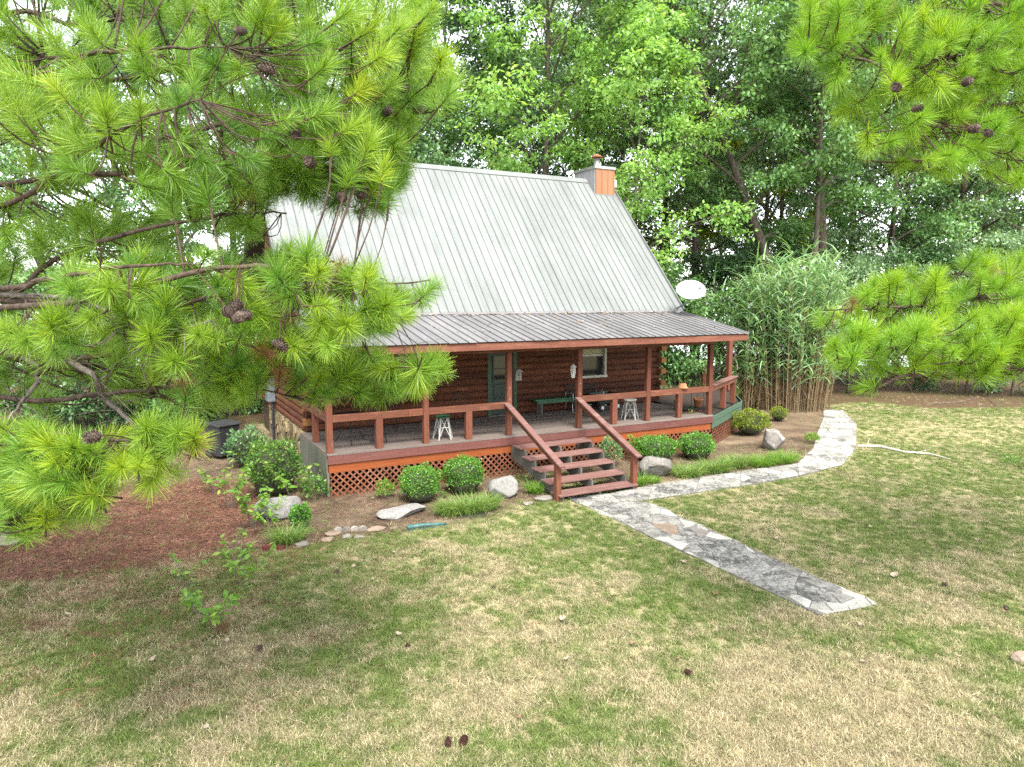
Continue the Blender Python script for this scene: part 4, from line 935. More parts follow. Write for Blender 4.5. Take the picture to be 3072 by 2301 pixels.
# the wood goes on behind: copies turned and scaled
src_ = [o for o in COL.objects if o.name.split('.')[0] in ('maple_tree', 'oak_tree') and o.type == 'EMPTY']
for i, (px, dep, s_, k_) in enumerate([(1480,44,.95,2),(1720,41,.9,5),(1240,46,1.05,11),(860,44,1.0,9),(380,45,1.05,8),(-60,44,.95,12),(1980,44,1.0,8),(2300,41,.85,9),(2540,46,1.0,5),(2950,48,1.0,8),(3250,46,1.0,10),(2160,56,1.0,11),(1600,54,1.1,9),(2700,44,.8,11),(700,52,1.1,5),(2420,60,1.0,2)]):
    o = copy_tree(src_[k_]); o.name = 'forest_tree'; o.location = tp(px, dep); o.rotation_euler.z = 1.1*i+.5; o.scale = (s_,)*3
    o['label'] = 'tree deep in the wood behind the cabin, half hidden by the front row'; o['group'] = 'trees deep in the wood'; o['category'] = 'tree'
# understorey
for i, (px, dep, h, mt, lb) in enumerate([(2180,37,6.0,'darkleaf','dark understorey bush right of the satellite dish'),(2340,38,7.0,'darkleaf','dark understorey bush behind the reed tops'),(2560,35,6.0,'greyleaf','grey understorey bush at the foot of the wood'),(2750,36,6.5,'darkleaf','dark bush behind the drooping pine boughs'),(2920,35,6.6,'greyleaf','pale dense bush at the wood edge'),(3060,34,6.6,'greyleaf','tall pale bush at the end of the wood edge'),(2050,31,4.6,'oak','low green bush behind the side deck'),(700,29,4.5,'darkleaf','dark bush beside the black trash cart'),(380,27,4.6,'darkleaf','dark bush left of the cabin under the pine'),(230,24,4.2,'darkleaf','dark bush beyond the grey pine twigs'),(520,25,4.0,'oak','bush behind the black trash cart on the shaded ground'),(80,26,5.2,'oak','bush beyond the red needle litter'),(1960,34,5.5,'oak','leafy bush behind the roof end')]):
    tree('understorey_bush', lb, tp(px, dep), h, .07, M[mt], 60+i, .05, .34, 16, 23, .15, cat='bush', clump=.55, nsub=5, ntw=4)

# ------------------------------------------------------------------ reeds
def reeds(label, cx, cy, rx, ry, H, n, seed):
    r = np.random.default_rng(seed); z0 = ground_z(cx, cy); root = thing('giant_reed_clump', label, 'reeds', (cx, cy, z0)); st = MB(); LV = []; DV = []
    for i in range(n):
        a, q = r.uniform(0, 6.28), r.uniform(0, 1)**.5; b = np.array([math.cos(a)*rx*q, math.sin(a)*ry*q, -.05]); out = np.array([math.cos(a)*q, math.sin(a)*q, 0])
        h = H*r.uniform(.55,1.06)*(1-.12*q); top = b+np.array([0,0,h])+out*h*.16+r.normal(0,.12,3); md = b+np.array([0,0,h*.55])+out*h*.05
        st.tube([V3(p) for p in bez(b, md, top, 6)], [.014,.013,.012,.010,.007,.003], 4, cap=False)
        k = int(h*3.6); s = .25+.75*r.uniform(0,1,k)**.75; P = b*(1-s[:,None])**2+md*2*(s*(1-s))[:,None]+top*(s**2)[:,None]; az = r.uniform(0,6.28,k)
        D = np.stack([np.cos(az)*.75, np.sin(az)*.75, r.uniform(.35,1.1,k)], 1); LV.append(ribbons(P, unit(D), r.uniform(.7,1.35,k), r.uniform(.06,.10,k), r.uniform(.5,2.0,k), 5))
        k = int(r.uniform(6,12)); s = r.uniform(.02,.5,k); P = b+np.array([0,0,1.0])*(s*h)[:,None]+r.normal(0,.04,(k,3)); az = r.uniform(0,6.28,k); D = np.stack([np.cos(az)*.25, np.sin(az)*.25, r.uniform(.3,1,k)], 1)
        DV.append(ribbons(P, unit(D), r.uniform(.4,.9,k), r.uniform(.014,.03,k), r.uniform(.5,2.2,k), 4))
    tag(st.build('stems', M['drycane'], root), kind='stuff')
    tag(link('leaves', np_mesh('leaves', np.concatenate(LV), 4, M['cane']), root), kind='stuff'); tag(link('dry_leaves', np_mesh('dry_leaves', np.concatenate(DV), 4, M['drycane']), root), kind='stuff'); return root
p = gz(2385, 1225); reeds('tall giant reed clump with brown stalks below green arching leaves beside the side deck', p.x, p.y, 1.7, 1.2, 6.8, 190, 5)
p = gz(2235, 1238); reeds('narrow reed clump against the green deck corner', p.x+.9, p.y+1.0, .9, .9, 5.9, 70, 6)

# ------------------------------------------------------------------ clipped hedges and bushes
def leaf_blob(label, name, c, rx, ry, h, mat, seed, n, L, power=2.6, core=True, cat='bush', top=.0, jitter=.10, z0=.0, group=None, rz=0, taper=True, shoots=.05):
    """leaf shell over a rounded body; power > 2 squares it off"""
    r = np.random.default_rng(seed); gzz = ground_z(c[0], c[1]); root = thing(name, label, cat, (c[0], c[1], gzz), rz, group)
    d = unit(r.normal(0,1,(n,3))); d[:,2] = np.abs(d[:,2])*1.0-.35*r.uniform(0,1,n); d = unit(d)
    k = (np.abs(d[:,0])**power+np.abs(d[:,1])**power+np.abs(d[:,2])**power)**(-1/power)
    nz = np.array([mnoise.noise((v[0]*2.4+seed, v[1]*2.4, v[2]*2.4)) for v in d]); k *= 1+nz*jitter*2.2; depth = r.uniform(0,1,n)**2; k *= 1-.16*depth+.05*r.normal(0,1,n)*.5
    P = d*k[:,None]*np.array([rx, ry, h*.56])+np.array([0,0,h*.46+z0]); P[:,2] = np.maximum(P[:,2], .03); P[:,:2] *= (.80+.26*np.clip(P[:,2:3]/h, 0, 1)) if taper else 1.0
    if shoots:
        ss = r.uniform(0,1,n) < shoots; P[ss] += d[ss]*np.array([rx, ry, h*.5])*r.uniform(.05,.22,(ss.sum(),1))
    D = unit(d*.8+r.normal(0,.6,(n,3))+np.array([0,0,.35])); N = unit(d+r.normal(0,.7,(n,3))); LL = L*r.uniform(.6,1.3,n)
    tag(link('foliage', np_mesh('foliage', leaf_quads(P, D, N, LL, LL*.6), 4, mat), root), kind='stuff')
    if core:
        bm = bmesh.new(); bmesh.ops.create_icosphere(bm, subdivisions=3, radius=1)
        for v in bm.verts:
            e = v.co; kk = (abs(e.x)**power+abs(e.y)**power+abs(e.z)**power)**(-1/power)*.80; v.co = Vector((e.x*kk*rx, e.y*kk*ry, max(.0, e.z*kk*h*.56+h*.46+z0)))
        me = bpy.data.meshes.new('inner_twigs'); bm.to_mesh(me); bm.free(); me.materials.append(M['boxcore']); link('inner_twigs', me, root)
    stem = MB()
    for i in range(5): a = i*1.26; stem.tube([(.05*math.cos(a), .05*math.sin(a), -.05), (rx*.5*math.cos(a), ry*.5*math.sin(a), h*.5)], [.014,.006], 5)
    stem.build('stems', M['bark'], root); return root
c = gz(1265,1508); leaf_blob('clipped round boxwood nearest the corner of the lattice skirt', 'boxwood_bush', (c.x, c.y+.1), .43, .40, .80, M['box'], 1, 3600, .045, 3.0)
c = gz(1395,1480); leaf_blob('clipped boxwood between the lattice and the pale boulder', 'boxwood_bush', (c.x, c.y+.1), .47, .43, .80, M['box'], 2, 4000, .045, 3.0)
c = gz(1975,1385); leaf_blob('long clipped boxwood right of the stairs', 'boxwood_bush', (c.x, c.y+.15), .62, .46, .68, M['box'], 3, 4400, .045, 3.0)
c = gz(2088,1378); leaf_blob('clipped boxwood touching the long boxwood, under the gold shrub', 'boxwood_bush', (c.x+.05, c.y+.05), .52, .46, .72, M['box'], 4, 4000, .045, 2.6)
c = gz(2085,1345); leaf_blob('gold tipped shrub between the boxwood and the orange skirt', 'gold_shrub', (c.x, c.y+.35), .38, .3, .95, M['goldshrub'], 5, 900, .07, 2.0, False, jitter=.3)
c = gz(2262,1305); leaf_blob('yellowish green shrub in front of the reeds', 'gold_shrub', (c.x, c.y+.15), .66, .5, .80, M['goldshrub'], 6, 2600, .07, 2.2, True, jitter=.2)
c = gz(2335,1262); leaf_blob('small yellowish shrub at the foot of the reeds', 'gold_shrub', (c.x, c.y), .3, .3, .5, M['goldshrub'], 16, 800, .06, 2.2, True, jitter=.2)
c = gz(815,1492); leaf_blob('big square leafy shrub beside the grey deck side', 'leafy_shrub', (c.x+.1, c.y+.2), .60, .52, 1.25, M['shrub'], 7, 3000, .075, 3.0, True, jitter=.16)
c = gz(745,1400); leaf_blob('dark shrub in the shade by the black trash cart', 'leafy_shrub', (c.x, c.y), .5, .5, 1.0, M['darkleaf'], 8, 1500, .09, 2.2, True, jitter=.25)
c = gz(945,1500); leaf_blob('loose weedy shrub at the grey corner strip of the deck', 'leafy_shrub', (c.x, c.y), .28, .26, .5, M['shrub'], 9, 420, .075, 2.0, False, jitter=.35)
c = gz(1158,1495); leaf_blob('young rose bush against the lattice', 'young_shrub', (c.x, c.y), .2, .18, .40, M['weed'], 10, 420, .06, 2.0, False, jitter=.35)
c = gz(1165,1450); leaf_blob('taller shoot of yellow leaves against the lattice', 'young_shrub', (c.x, c.y), .15, .12, .78, M['goldshrub'], 11, 240, .06, 2.0, False, jitter=.5)
c = gz(1830,1400); leaf_blob('dark shrub behind the stair handrail', 'leafy_shrub', (c.x, c.y), .36, .3, .75, M['darkleaf'], 12, 900, .07, 2.0, False, jitter=.3)
c = gz(1905,1385); leaf_blob('thin green shrub between the newel post and the long boxwood', 'leafy_shrub', (c.x, c.y), .22, .2, .7, M['weed'], 13, 420, .07, 2.0, False, jitter=.35)
c = gz(905,1590); leaf_blob('small upright dark shrub right of the shaded boulder', 'leafy_shrub', (c.x, c.y+.08), .19, .17, .48, M['box'], 14, 800, .06, 2.6, True, jitter=.2)
c = gz(2435,1330); leaf_blob('tiny green shrub by the curve of the path', 'young_shrub', (c.x, c.y), .2, .2, .32, M['weed'], 15, 420, .055, 2.0, False, jitter=.3)
c = gz(3055,1400); leaf_blob('small weed patch in the lawn under the pine', 'young_shrub', (c.x, c.y), .4, .4, .25, M['shrub'], 17, 600, .05, 2.0, False, jitter=.3)

# ------------------------------------------------------------------ strappy plants
def blades(label, name, c, rx, ry, L, n, mat, seed, cat='grass', w=.014, up=(.9,2.2), dr=(.9,2.2), rz=0):
    r = np.random.default_rng(seed); root = thing(name, label, cat, (c[0], c[1], ground_z(c[0], c[1])), rz); a = r.uniform(0,6.28,n); q = r.uniform(0,1,n)**.5
    P = np.stack([np.cos(a)*q*rx, np.sin(a)*q*ry, np.full(n,.0)], 1); a2 = a+r.normal(0,.7,n); D = unit(np.stack([np.cos(a2)*.8, np.sin(a2)*.8, r.uniform(*up,n)], 1))
    tag(link('blades', np_mesh('blades', ribbons(P, D, L*r.uniform(.6,1.15,n), w*r.uniform(.7,1.3,n), r.uniform(*dr,n), 4), 4, mat), root), kind='stuff')
    MB().lathe([(rx*.7,-.03),(rx*.5,.02),(rx*.2,.04)], (0,0,0), 10).build('root_crown', M['boxcore'], root); return root
c = gz(1405,1535); blades('dark liriope mat in front of the two round boxwoods', 'liriope_clump', c, .70, .24, .48, 1900, M['liriope'], 1)
c = gz(1605,1478); blades('bright liriope tuft at the left newel post', 'liriope_clump', c, .16, .14, .42, 300, M['weed'], 2)
c = gz(1918,1455); blades('bright grass tuft at the right newel post', 'liriope_clump', c, .16, .14, .46, 320, M['weed'], 3)
c = gz(1958,1448); blades('low grass tuft beside the grey boulder', 'liriope_clump', c, .12, .12, .3, 180, M['weed'], 4)
for i, (px, py, rx, n, lb) in enumerate([(2075,1432,.42,800,'liriope tuft next to the grey boulder along the path'),(2150,1418,.45,900,'liriope tuft in the middle of the path border'),(2215,1402,.4,700,'liriope tuft with pale tips in the path border'),(2300,1398,.42,480,'loose liriope at the bend of the path border'),(2360,1388,.36,420,'last liriope of the path border, by the angular boulder')]):
    c = gz(px, py); blades(lb, 'liriope_clump', (c.x, c.y+.12), rx, .26, .46, int(n*1.3), M['liriope'] if i < 3 else M['weed'], 20+i)
c = gz(865,1625); blades('grassy clump over the old bricks', 'liriope_clump', c, .28, .22, .5, 420, M['liriope'], 9)
c = tp(2095,29); 
for k in range(5): blades('spiky yucca rosette behind the side deck', 'yucca', (c[0]+.9*(k-2), c[1]+.25*(k % 2)), .1, .1, 1.5, 110, M['liriope'], 40+k, 'yucca', .05, (.7,2.2), (.1,.5))['group'] = 'yuccas behind the side deck'

# weeds with thin stems and single leaves
def weed(label, c, h, nst, nl, L, seed, spread=.5, name='sapling', cat='weed', mat='weed'):
    r = np.random.default_rng(seed); root = thing(name, label, cat, (c[0], c[1], ground_z(c[0], c[1]))); st = MB(); Q = []
    for i in range(nst):
        a = r.uniform(0,6.28); d = np.array([math.cos(a)*spread, math.sin(a)*spread, 1])*h*r.uniform(.55,1.1); b = np.array([r.normal(0,.03), r.normal(0,.03), -.03]); m_ = b+d*.5+np.array([0,0,.12*h]); e = b+d
        st.tube([V3(p) for p in bez(b, m_, e, 6)], [.007,.006,.005,.004,.003,.002], 4)
        s = r.uniform(.35,1,nl); P = b*(1-s[:,None])**2+m_*2*(s*(1-s))[:,None]+e*(s**2)[:,None]; az = r.uniform(0,6.28,nl); D = unit(np.stack([np.cos(az), np.sin(az), r.uniform(-.8,.4,nl)], 1)); N = unit(np.array([0,0,1])+r.normal(0,.4,(nl,3))); l = L*r.uniform(.6,1.2,nl)
        Q.append(leaf_quads(P, D, N, l, l*.45))
    st.build('stems', M['twigbark'], root); tag(link('leaves', np_mesh('leaves', np.concatenate(Q), 4, M[mat]), root), kind='stuff'); return root
for i, (px, py, h, ns, nl, L, sp, lb) in enumerate([
 (660,1895,.9,7,10,.125,.6,'leafy sapling with a brown straw base standing in the lawn'),(600,1840,.6,4,9,.12,.6,'low weed leaning left of the lawn sapling'),(740,1760,.75,5,10,.12,.6,'broad leaved weed between the lawn sapling and the old bricks'),
 (560,1760,.55,4,8,.11,.7,'sparse weed at the edge of the red needle litter'),(690,1520,1.1,8,13,.13,.55,'tall weed left of the shaded boulder'),(760,1580,.95,7,12,.13,.5,'bushy weed in front of the shaded boulder'),(800,1600,.8,6,11,.12,.5,'bright weed above the old bricks'),
 (880,1500,1.15,7,11,.14,.7,'arching weed over the shaded boulder'),(935,1480,.85,5,9,.14,.6,'big leaved weed at the deck corner'),(640,1480,.8,5,9,.11,.5,'thin weed in the shade of the pine'),(715,1690,.55,5,8,.11,.8,'pale weed in the lawn below the bricks'),(1330,1492,.3,3,8,.07,.5,'tiny weed under the stair stringer'),(2480,1300,.4,3,7,.06,.4,'dry weed by the angular boulder')]):
    weed(lb, gz(px, py), h, ns, int(nl*1.5), L*1.25, 80+i, sp)
c = gz(660,1895); blades('brown straw tuft at the foot of the lawn sapling', 'dry_grass_tuft', (c.x+.02, c.y-.02), .1, .1, .34, 160, M['drycane'], 77, 'grass', .008, (1.2,3), (.2,.9))
def bough(label, pts, rads, side=()):
    g = [gz(*p) for p in pts]; mb = MB(); P = [v+Vector((0,0,.03+.02*(i % 2))) for i, v in enumerate(g)]; mb.tube(P, rads, 7); root = thing('fallen_branch', label, 'branch', g[0], world=True)
    mb.build('limb', M['twigbark'], root)
    for a, b, z in side: pa, pb = gz(*a), gz(*b); MB().tube([pa+Vector((0,0,.03)), pb+Vector((0,0,z))], [.012,.004], 5).build('side_twig', M['twigbark'], root)
M['palewood'] = bark('bleached_branch_bark', (.30,.26,.22), (.55,.51,.46), 12)
sv = M['twigbark']; M['twigbark'] = M['palewood']
bough('long bleached fallen branch lying on the lawn from the path edge', [(2572,1340),(2640,1343),(2710,1358),(2790,1366),(2850,1380)], [.035,.045,.035,.028,.01], [((2600,1340),(2608,1325),.12),((2700,1356),(2688,1345),.08),((2745,1362),(2790,1352),.05)])
M['twigbark'] = sv
bough('thin dead stick leaning in the grass under the pine', [(2950,1185),(2990,1220),(3010,1245)], [.01,.012,.008]); bough('curved dead twig on the brown litter under the pine', [(2790,1212),(2870,1210),(2930,1196)], [.012,.016,.008])

# ------------------------------------------------------------------ lawn, litter: scattered real blades
def clump_src(colname, mats, kind, nvar):
    col = bpy.data.collections.new(colname)
    for i in range(nvar):
        r = np.random.default_rng(500+i)
        if kind == 'grass':
            n = 28; P = np.stack([r.normal(0,.042,n), r.normal(0,.042,n), np.full(n,-.01)], 1); az = r.uniform(0,6.28,n); D = unit(np.stack([np.cos(az)*.8, np.sin(az)*.8, r.uniform(.35,1.5,n)], 1)); V = ribbons(P, D, r.uniform(.04,.105,n), r.uniform(.005,.009,n), r.uniform(.2,1.6,n), 2)
        else:
            n = 22; P = np.stack([r.normal(0,.10,n), r.normal(0,.10,n), r.uniform(.004,.03,n)], 1); az = r.normal(.3,.75,n); D = unit(np.stack([np.cos(az), np.sin(az), r.normal(.02,.1,n)], 1)); V = ribbons(P-D*.08, D, r.uniform(.10,.19,n), r.uniform(.0035,.006,n), r.uniform(-.15,.2,n), 2)
        o = bpy.data.objects.new(colname, np_mesh(colname, V, 4, mats)); col.objects.link(o)
    return col
def scatter(name, label, cat, pts, scl, col, seed):
    me = bpy.data.meshes.new(name); n = len(pts); me.vertices.add(n); me.vertices.foreach_set('co', np.asarray(pts, dtype=np.float32).ravel())
    r = np.random.default_rng(seed); a = me.attributes.new('rot', 'FLOAT_VECTOR', 'POINT'); rv = np.zeros((n,3), np.float32); rv[:,2] = r.uniform(0,6.28,n); rv[:,:2] = r.normal(0,.12,(n,2)); a.data.foreach_set('vector', rv.ravel())
    a = me.attributes.new('scl', 'FLOAT', 'POINT'); a.data.foreach_set('value', np.asarray(scl, dtype=np.float32))
    o = link(name, me); tag(o, label, cat, kind='stuff')
    ng = bpy.data.node_groups.new(name, 'GeometryNodeTree'); ng.interface.new_socket('Geometry', in_out='INPUT', socket_type='NodeSocketGeometry'); ng.interface.new_socket('Geometry', in_out='OUTPUT', socket_type='NodeSocketGeometry')
    N = ng.nodes; gi = N.new('NodeGroupInput'); go = N.new('NodeGroupOutput'); ip = N.new('GeometryNodeInstanceOnPoints'); ci = N.new('GeometryNodeCollectionInfo'); ci.inputs['Collection'].default_value = col; ci.inputs['Separate Children'].default_value = True; ci.inputs['Reset Children'].default_value = True
    ip.inputs['Pick Instance'].default_value = True; na = N.new('GeometryNodeInputNamedAttribute'); na.data_type = 'FLOAT_VECTOR'; na.inputs[0].default_value = 'rot'; nb = N.new('GeometryNodeInputNamedAttribute'); nb.data_type = 'FLOAT'; nb.inputs[0].default_value = 'scl'
    L = ng.links.new; L(gi.outputs[0], ip.inputs['Points']); L(ci.outputs[0], ip.inputs['Instance']); e2r = N.new('FunctionNodeEulerToRotation'); L(na.outputs[0], e2r.inputs[0]); L(e2r.outputs[0], ip.inputs['Rotation']); L(nb.outputs[0], ip.inputs['Scale']); L(ip.outputs[0], go.inputs[0])
    md = o.modifiers.new('scatter', 'NODES'); md.node_group = ng; return o
def ground_pts(n, depth_rng, seed, power=1.0):
    """points over the visible ground, denser towards the near lawn"""
    r = np.random.default_rng(seed); dep = depth_rng[0]+(depth_rng[1]-depth_rng[0])*r.uniform(0,1,n)**power; lat = r.uniform(-1.05,1.2,n)*dep
    X = dep*.469+lat*.883; Y = dep*.883-lat*.469; return X, Y
def gzs(X, Y): 
    Z = -.028*np.clip(16.4-Y, 0, 12); return Z+.035*np.array([mnoise.noise((x*.35, y*.35, 1.0)) for x, y in zip(X, Y)])-.012
X, Y = ground_pts(205000, (5.5, 36), 1, 1.15)
j1, j2 = NR.normal(0,.16,len(X)), NR.normal(0,.16,len(X)); m_ = np.ones(len(X), bool)
for pl, keep in ((BED_L,.05),(BED_R,.05),(STRAW,.10),(SHADE,.05),(FOREST,.10),(TANP,.65)): m_ &= ~np_inpoly(X+j1, Y+j2, pl) | (NR.uniform(0,1,len(X)) < keep)
jx, jy = NR.normal(0,.05,len(X)), NR.normal(0,.05,len(X))
for pl in PATH_ALL: m_ &= ~np_inpoly(X+jx, Y+jy, pl)
m_ &= ~((X > XL-.1) & (Y > YF-.05) & (X < 21.5) & (Y < 27.5))
X, Y = X[m_], Y[m_]; 
scatter('grass', 'patchy mown lawn of green and straw coloured grass', 'grass', np.stack([X, Y, gzs(X, Y)], 1), NR.uniform(.6,1.35,len(X)), clump_src('grass_clump', M['grass'], 'grass', 7), 2)
X, Y = ground_pts(90000, (8, 24), 3, 1.0); j1, j2 = NR.normal(0,.35,len(X)), NR.normal(0,.35,len(X))
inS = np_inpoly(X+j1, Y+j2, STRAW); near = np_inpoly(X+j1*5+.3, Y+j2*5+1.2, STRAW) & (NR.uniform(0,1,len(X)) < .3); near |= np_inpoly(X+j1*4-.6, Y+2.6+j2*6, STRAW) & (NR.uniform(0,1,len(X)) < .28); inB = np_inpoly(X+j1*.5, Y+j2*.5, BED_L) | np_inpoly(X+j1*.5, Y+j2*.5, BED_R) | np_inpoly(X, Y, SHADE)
free = ~((X > XL-.05) & (Y > YF-.02) & (Y < 26) & (X < 21))
for pl in PATH_ALL: free &= ~np_inpoly(X, Y, pl)
k = (inS | near) & free; scatter('pine_straw', 'red brown fallen needle litter under the long needled pine', 'needle litter', np.stack([X[k], Y[k], gzs(X[k], Y[k])], 1), NR.uniform(.7,1.3,k.sum()), clump_src('straw_clump', M['strawn'], 'straw', 5), 4)
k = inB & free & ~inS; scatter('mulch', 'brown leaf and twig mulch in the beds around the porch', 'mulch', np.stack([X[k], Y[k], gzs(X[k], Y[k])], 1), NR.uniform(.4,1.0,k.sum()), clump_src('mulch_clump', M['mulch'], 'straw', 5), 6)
# ------------------------------------------------------------------ stones
def rock(label, c, rx, ry, h, seed, mat, name='boulder', cat='boulder', sink=.12, cuts=7, rz=0, flat=0.0, group=None, sub=4):
    r = random.Random(seed); bm = bmesh.new(); bmesh.ops.create_icosphere(bm, subdivisions=sub, radius=1.0); pl = []
    for _ in range(cuts):
        d = Vector((r.gauss(0,1), r.gauss(0,1), r.gauss(.2,.8))).normalized(); pl.append((d, r.uniform(.55,.86)))
    if flat: pl.append((Vector((r.uniform(-.12,.12), r.uniform(-.12,.12), 1)).normalized(), flat))
    for v in bm.verts:
        p = v.co.copy()
        for d, o in pl:
            k = p.dot(d)-o
            if k > 0: p -= d*k*.93
        n = p.normalized(); p += n*(.09*mnoise.noise(p*1.7+Vector((seed,0,0)))+.035*mnoise.noise(p*5+Vector((0,seed,0)))+.014*mnoise.noise(p*13))
        v.co = Vector((p.x*rx, p.y*ry, (p.z+1)*.5*h*1.15-sink*h-.02))
    me = bpy.data.meshes.new(name); bm.to_mesh(me); bm.free(); me.materials.append(mat); me.polygons.foreach_set('use_smooth', [True]*len(me.polygons))
    if hasattr(me, 'set_sharp_from_angle'): me.set_sharp_from_angle(angle=R_(28))
    o = link(name, me); o.location = (c[0], c[1], ground_z(c[0], c[1])); o.rotation_euler.z = rz; return tag(o, label, cat, group)
c = gz(1518,1492); rock('pale rounded boulder left of the stairs', (c.x, c.y+.15), .40, .32, .52, 3, M['boulderw'])
c = gz(1975,1432); rock('grey boulder between the right newel post and the liriope border', (c.x+.05, c.y+.2), .52, .42, .62, 8, M['boulder'], flat=.75, rz=.3)
c = gz(2335,1352); rock('angular block shaped boulder by the curve of the path', (c.x, c.y+.2), .50, .42, .74, 12, M['boulder'], cuts=11, flat=.72, rz=.8)
c = gz(1215,1552); rock('long flat grey slab beside the liriope mat', (c.x, c.y+.12), .62, .27, .30, 15, M['boulderw'], flat=.35, rz=.12, cuts=10)
c = gz(842,1560); rock('mossy boulder half hidden by weeds', (c.x, c.y+.2), .50, .36, .55, 18, M['boulderw'], flat=.7)
c = gz(30,1640); rock('dark stone at the edge of the red needle litter', (c.x, c.y+.2), .3, .25, .32, 21, M['flaggrey'])
c = gz(1640,1498); rock('flat brown stone at the left newel post', (c.x-.08, c.y), .24, .15, .14, 22, M['flaggrey'], 'flat_stone', 'stone', flat=.5)
c = gz(1585,1512); rock('thin square slab between the liriope tuft and the lawn', (c.x, c.y), .16, .11, .09, 23, M['edgestone'], 'flat_stone', 'stone', flat=.45, sub=3)
for i, (px, py, s, lb) in enumerate([(1128,1592,.17,'yellowish wedge stone at the end of the scalloped edging'),(1000,1604,.15,'tan flat stone in front of the scalloped edging'),(1040,1612,.13,'small tan stone below the scalloped edging'),(985,1622,.13,'brownish stone at the lawn edge near the bricks'),(1078,1612,.10,'small grey stone below the edging blocks'),(905,1638,.16,'grey stone beside the grassy clump'),(1180,1586,.10,'tan pebble stone by the teal strip')]):
    c = gz(px, py); rock(lb, c, s*1.15, s*.8, s*.7, 30+i, M['flagtan'] if i in (0,1,3,6) else M['edgestone'], 'edging_stone', 'stone', flat=.55, sub=3)
eb = MB(); eb.prism([(-.085,-.03,-.04),(.085,-.03,-.04),(.085,-.03,.07),(.06,-.03,.105),(.02,-.03,.12),(-.02,-.03,.12),(-.06,-.03,.105),(-.085,-.03,.07)], (0,.06,0)); ebm = eb.mesh('edging_block', M['edgestone'], .008)
for i, px in enumerate((1015,1040,1064,1088)):
    c = gz(px, 1598-i*1.5); o = link('edging_block', ebm); o.location = (c.x, c.y, c.z); o.rotation_euler = (rnd.uniform(-.1,.1), 0, rnd.uniform(-.15,.25)); tag(o, 'scalloped concrete edging block in the short row by the lawn', 'edging', 'scalloped edging blocks')
a, b = gz(1222,1590), gz(1340,1574); d = (b-a); mbx_ = MB(); 
tl = thing('edging_strip', 'bent strip of teal plastic lying on the bed edge', 'plastic strip', a, world=True)
MB().tube([a+Vector((0,0,.05)), a+d*.35+Vector((0,.03,.045)), a+d*.7+Vector((0,-.01,.04)), b+Vector((0,0,.03))], [.055,.05,.04,.02], 8).build('tube', M['teal'], tl, 0, True)
MB().beam(a+Vector((0,-.05,.0)), b+Vector((0,-.06,.0)), .05, .03).build('flange', M['teal'], tl)
for i, (px, py, rz, lb) in enumerate([(805,1648,.25,'old red brick standing beside the grassy clump'),(838,1646,-.5,'old red brick lying under the grassy clump')]):
    c = gz(px, py); o = MB().box(-.10,.10,-.05,.05,-.02,.085 if i == 0 else .055).build('brick', M['brick'], None, .008); o.location = c; o.rotation_euler.z = rz; tag(o, lb, 'brick')

# ------------------------------------------------------------------ fallen leaves, cones
M['deadleaf'] = plain('dead_leaf', (.20,.14,.075), .8, 0, .2, .3, 9); M['deadleafw'] = plain('bleached_dead_leaf', (.33,.27,.20), .8, 0, .2, .2, 9)
def leaf_mesh(seed, mat):
    r = random.Random(seed); vs = []; n = 6
    for i in range(n+1):
        t = i/n; w = .035*math.sin(math.pi*min(1, .08+.9*t))*r.uniform(.75,1.2); x = -.06+.12*t; z = .012+.03*(t-.5)**2*4*r.uniform(.4,1); vs += [(x, -w, z+.018*r.uniform(.4,1.4)), (x, 0, z), (x, w, z+.018*r.uniform(.2,1.4))]
    mb = MB(); mb.add(vs, [f for i in range(n) for f in ((i*3, i*3+1, i*3+4, i*3+3), (i*3+1, i*3+2, i*3+5, i*3+4))]); mb.tube([(-.06,0,.03),(-.09,.005,.012)], .002, 4); return mb.mesh('fallen_leaf', mat)
lms = [leaf_mesh(i, M['deadleaf'] if i % 2 else M['deadleafw']) for i in range(6)]
LF = [(1690,1868,1.5,0),(1405,1725,1.0,1),(2050,1692,1.1,0),(2148,1790,1.1,1),(2680,1733,1.4,0),(2205,1896,1.0,1),(1632,1930,.9,0),(1895,1938,.9,1),(2590,1995,1.0,0),(2035,1985,.8,1),(2580,1880,.8,0),(2330,1620,.9,0),(2520,1632,.8,1),(2610,1585,.9,0),(2670,1560,.8,1),(2800,1555,.8,0),(3020,1590,.9,1),(2930,1625,.9,0),(3010,1840,.8,1),(2925,1660,.8,0),(2750,1680,.8,1),(1195,1910,.9,0),(940,1915,.9,1),(460,1985,1.0,0),(200,1915,.9,1),(200,1850,.9,0),(230,1722,1.0,1),(1060,1705,.9,0),(1090,1690,.8,1),(1120,1745,.9,0),(1012,1805,.8,1),(1480,1570,.8,0),(1460,1600,.9,1),(1180,1665,.9,0),(1720,1575,.8,1),(2500,1700,.8,1),(2880,1980,.8,0),(1840,1795,.9,1),(1700,1985,.8,0),(2620,1340,.9,1),(2760,1300,.9,0),(2900,1285,.9,1),(2980,1370,.9,0),(2700,1420,.8,1),(2850,1450,.8,0),(2560,1480,.8,1),(2450,1530,.8,0),(680,1930,.9,0),(1560,2160,.8,1),(620,2190,.8,0),(1340,1470,.7,1),(1120,1500,.7,0),(2210,1340,.7,1),(2280,1380,.7,0),(2400,1360,.7,1)]
for i, (px, py, s, w_) in enumerate(LF):
    c = gz(px, py); o = link('fallen_leaf', lms[(i*2+(0 if w_ == 0 else 1)) % 6]); o.location = c+Vector((0,0,.03)); o.rotation_euler = (rnd.uniform(-.4,.4), rnd.uniform(-.4,.4), rnd.uniform(0,6.28)); o.scale = (s*1.0,)*3
    tag(o, 'small curled dead leaf lying on the ground' if i else 'largest pale curled leaf on the open lawn before the porch', 'leaf', 'fallen leaves')
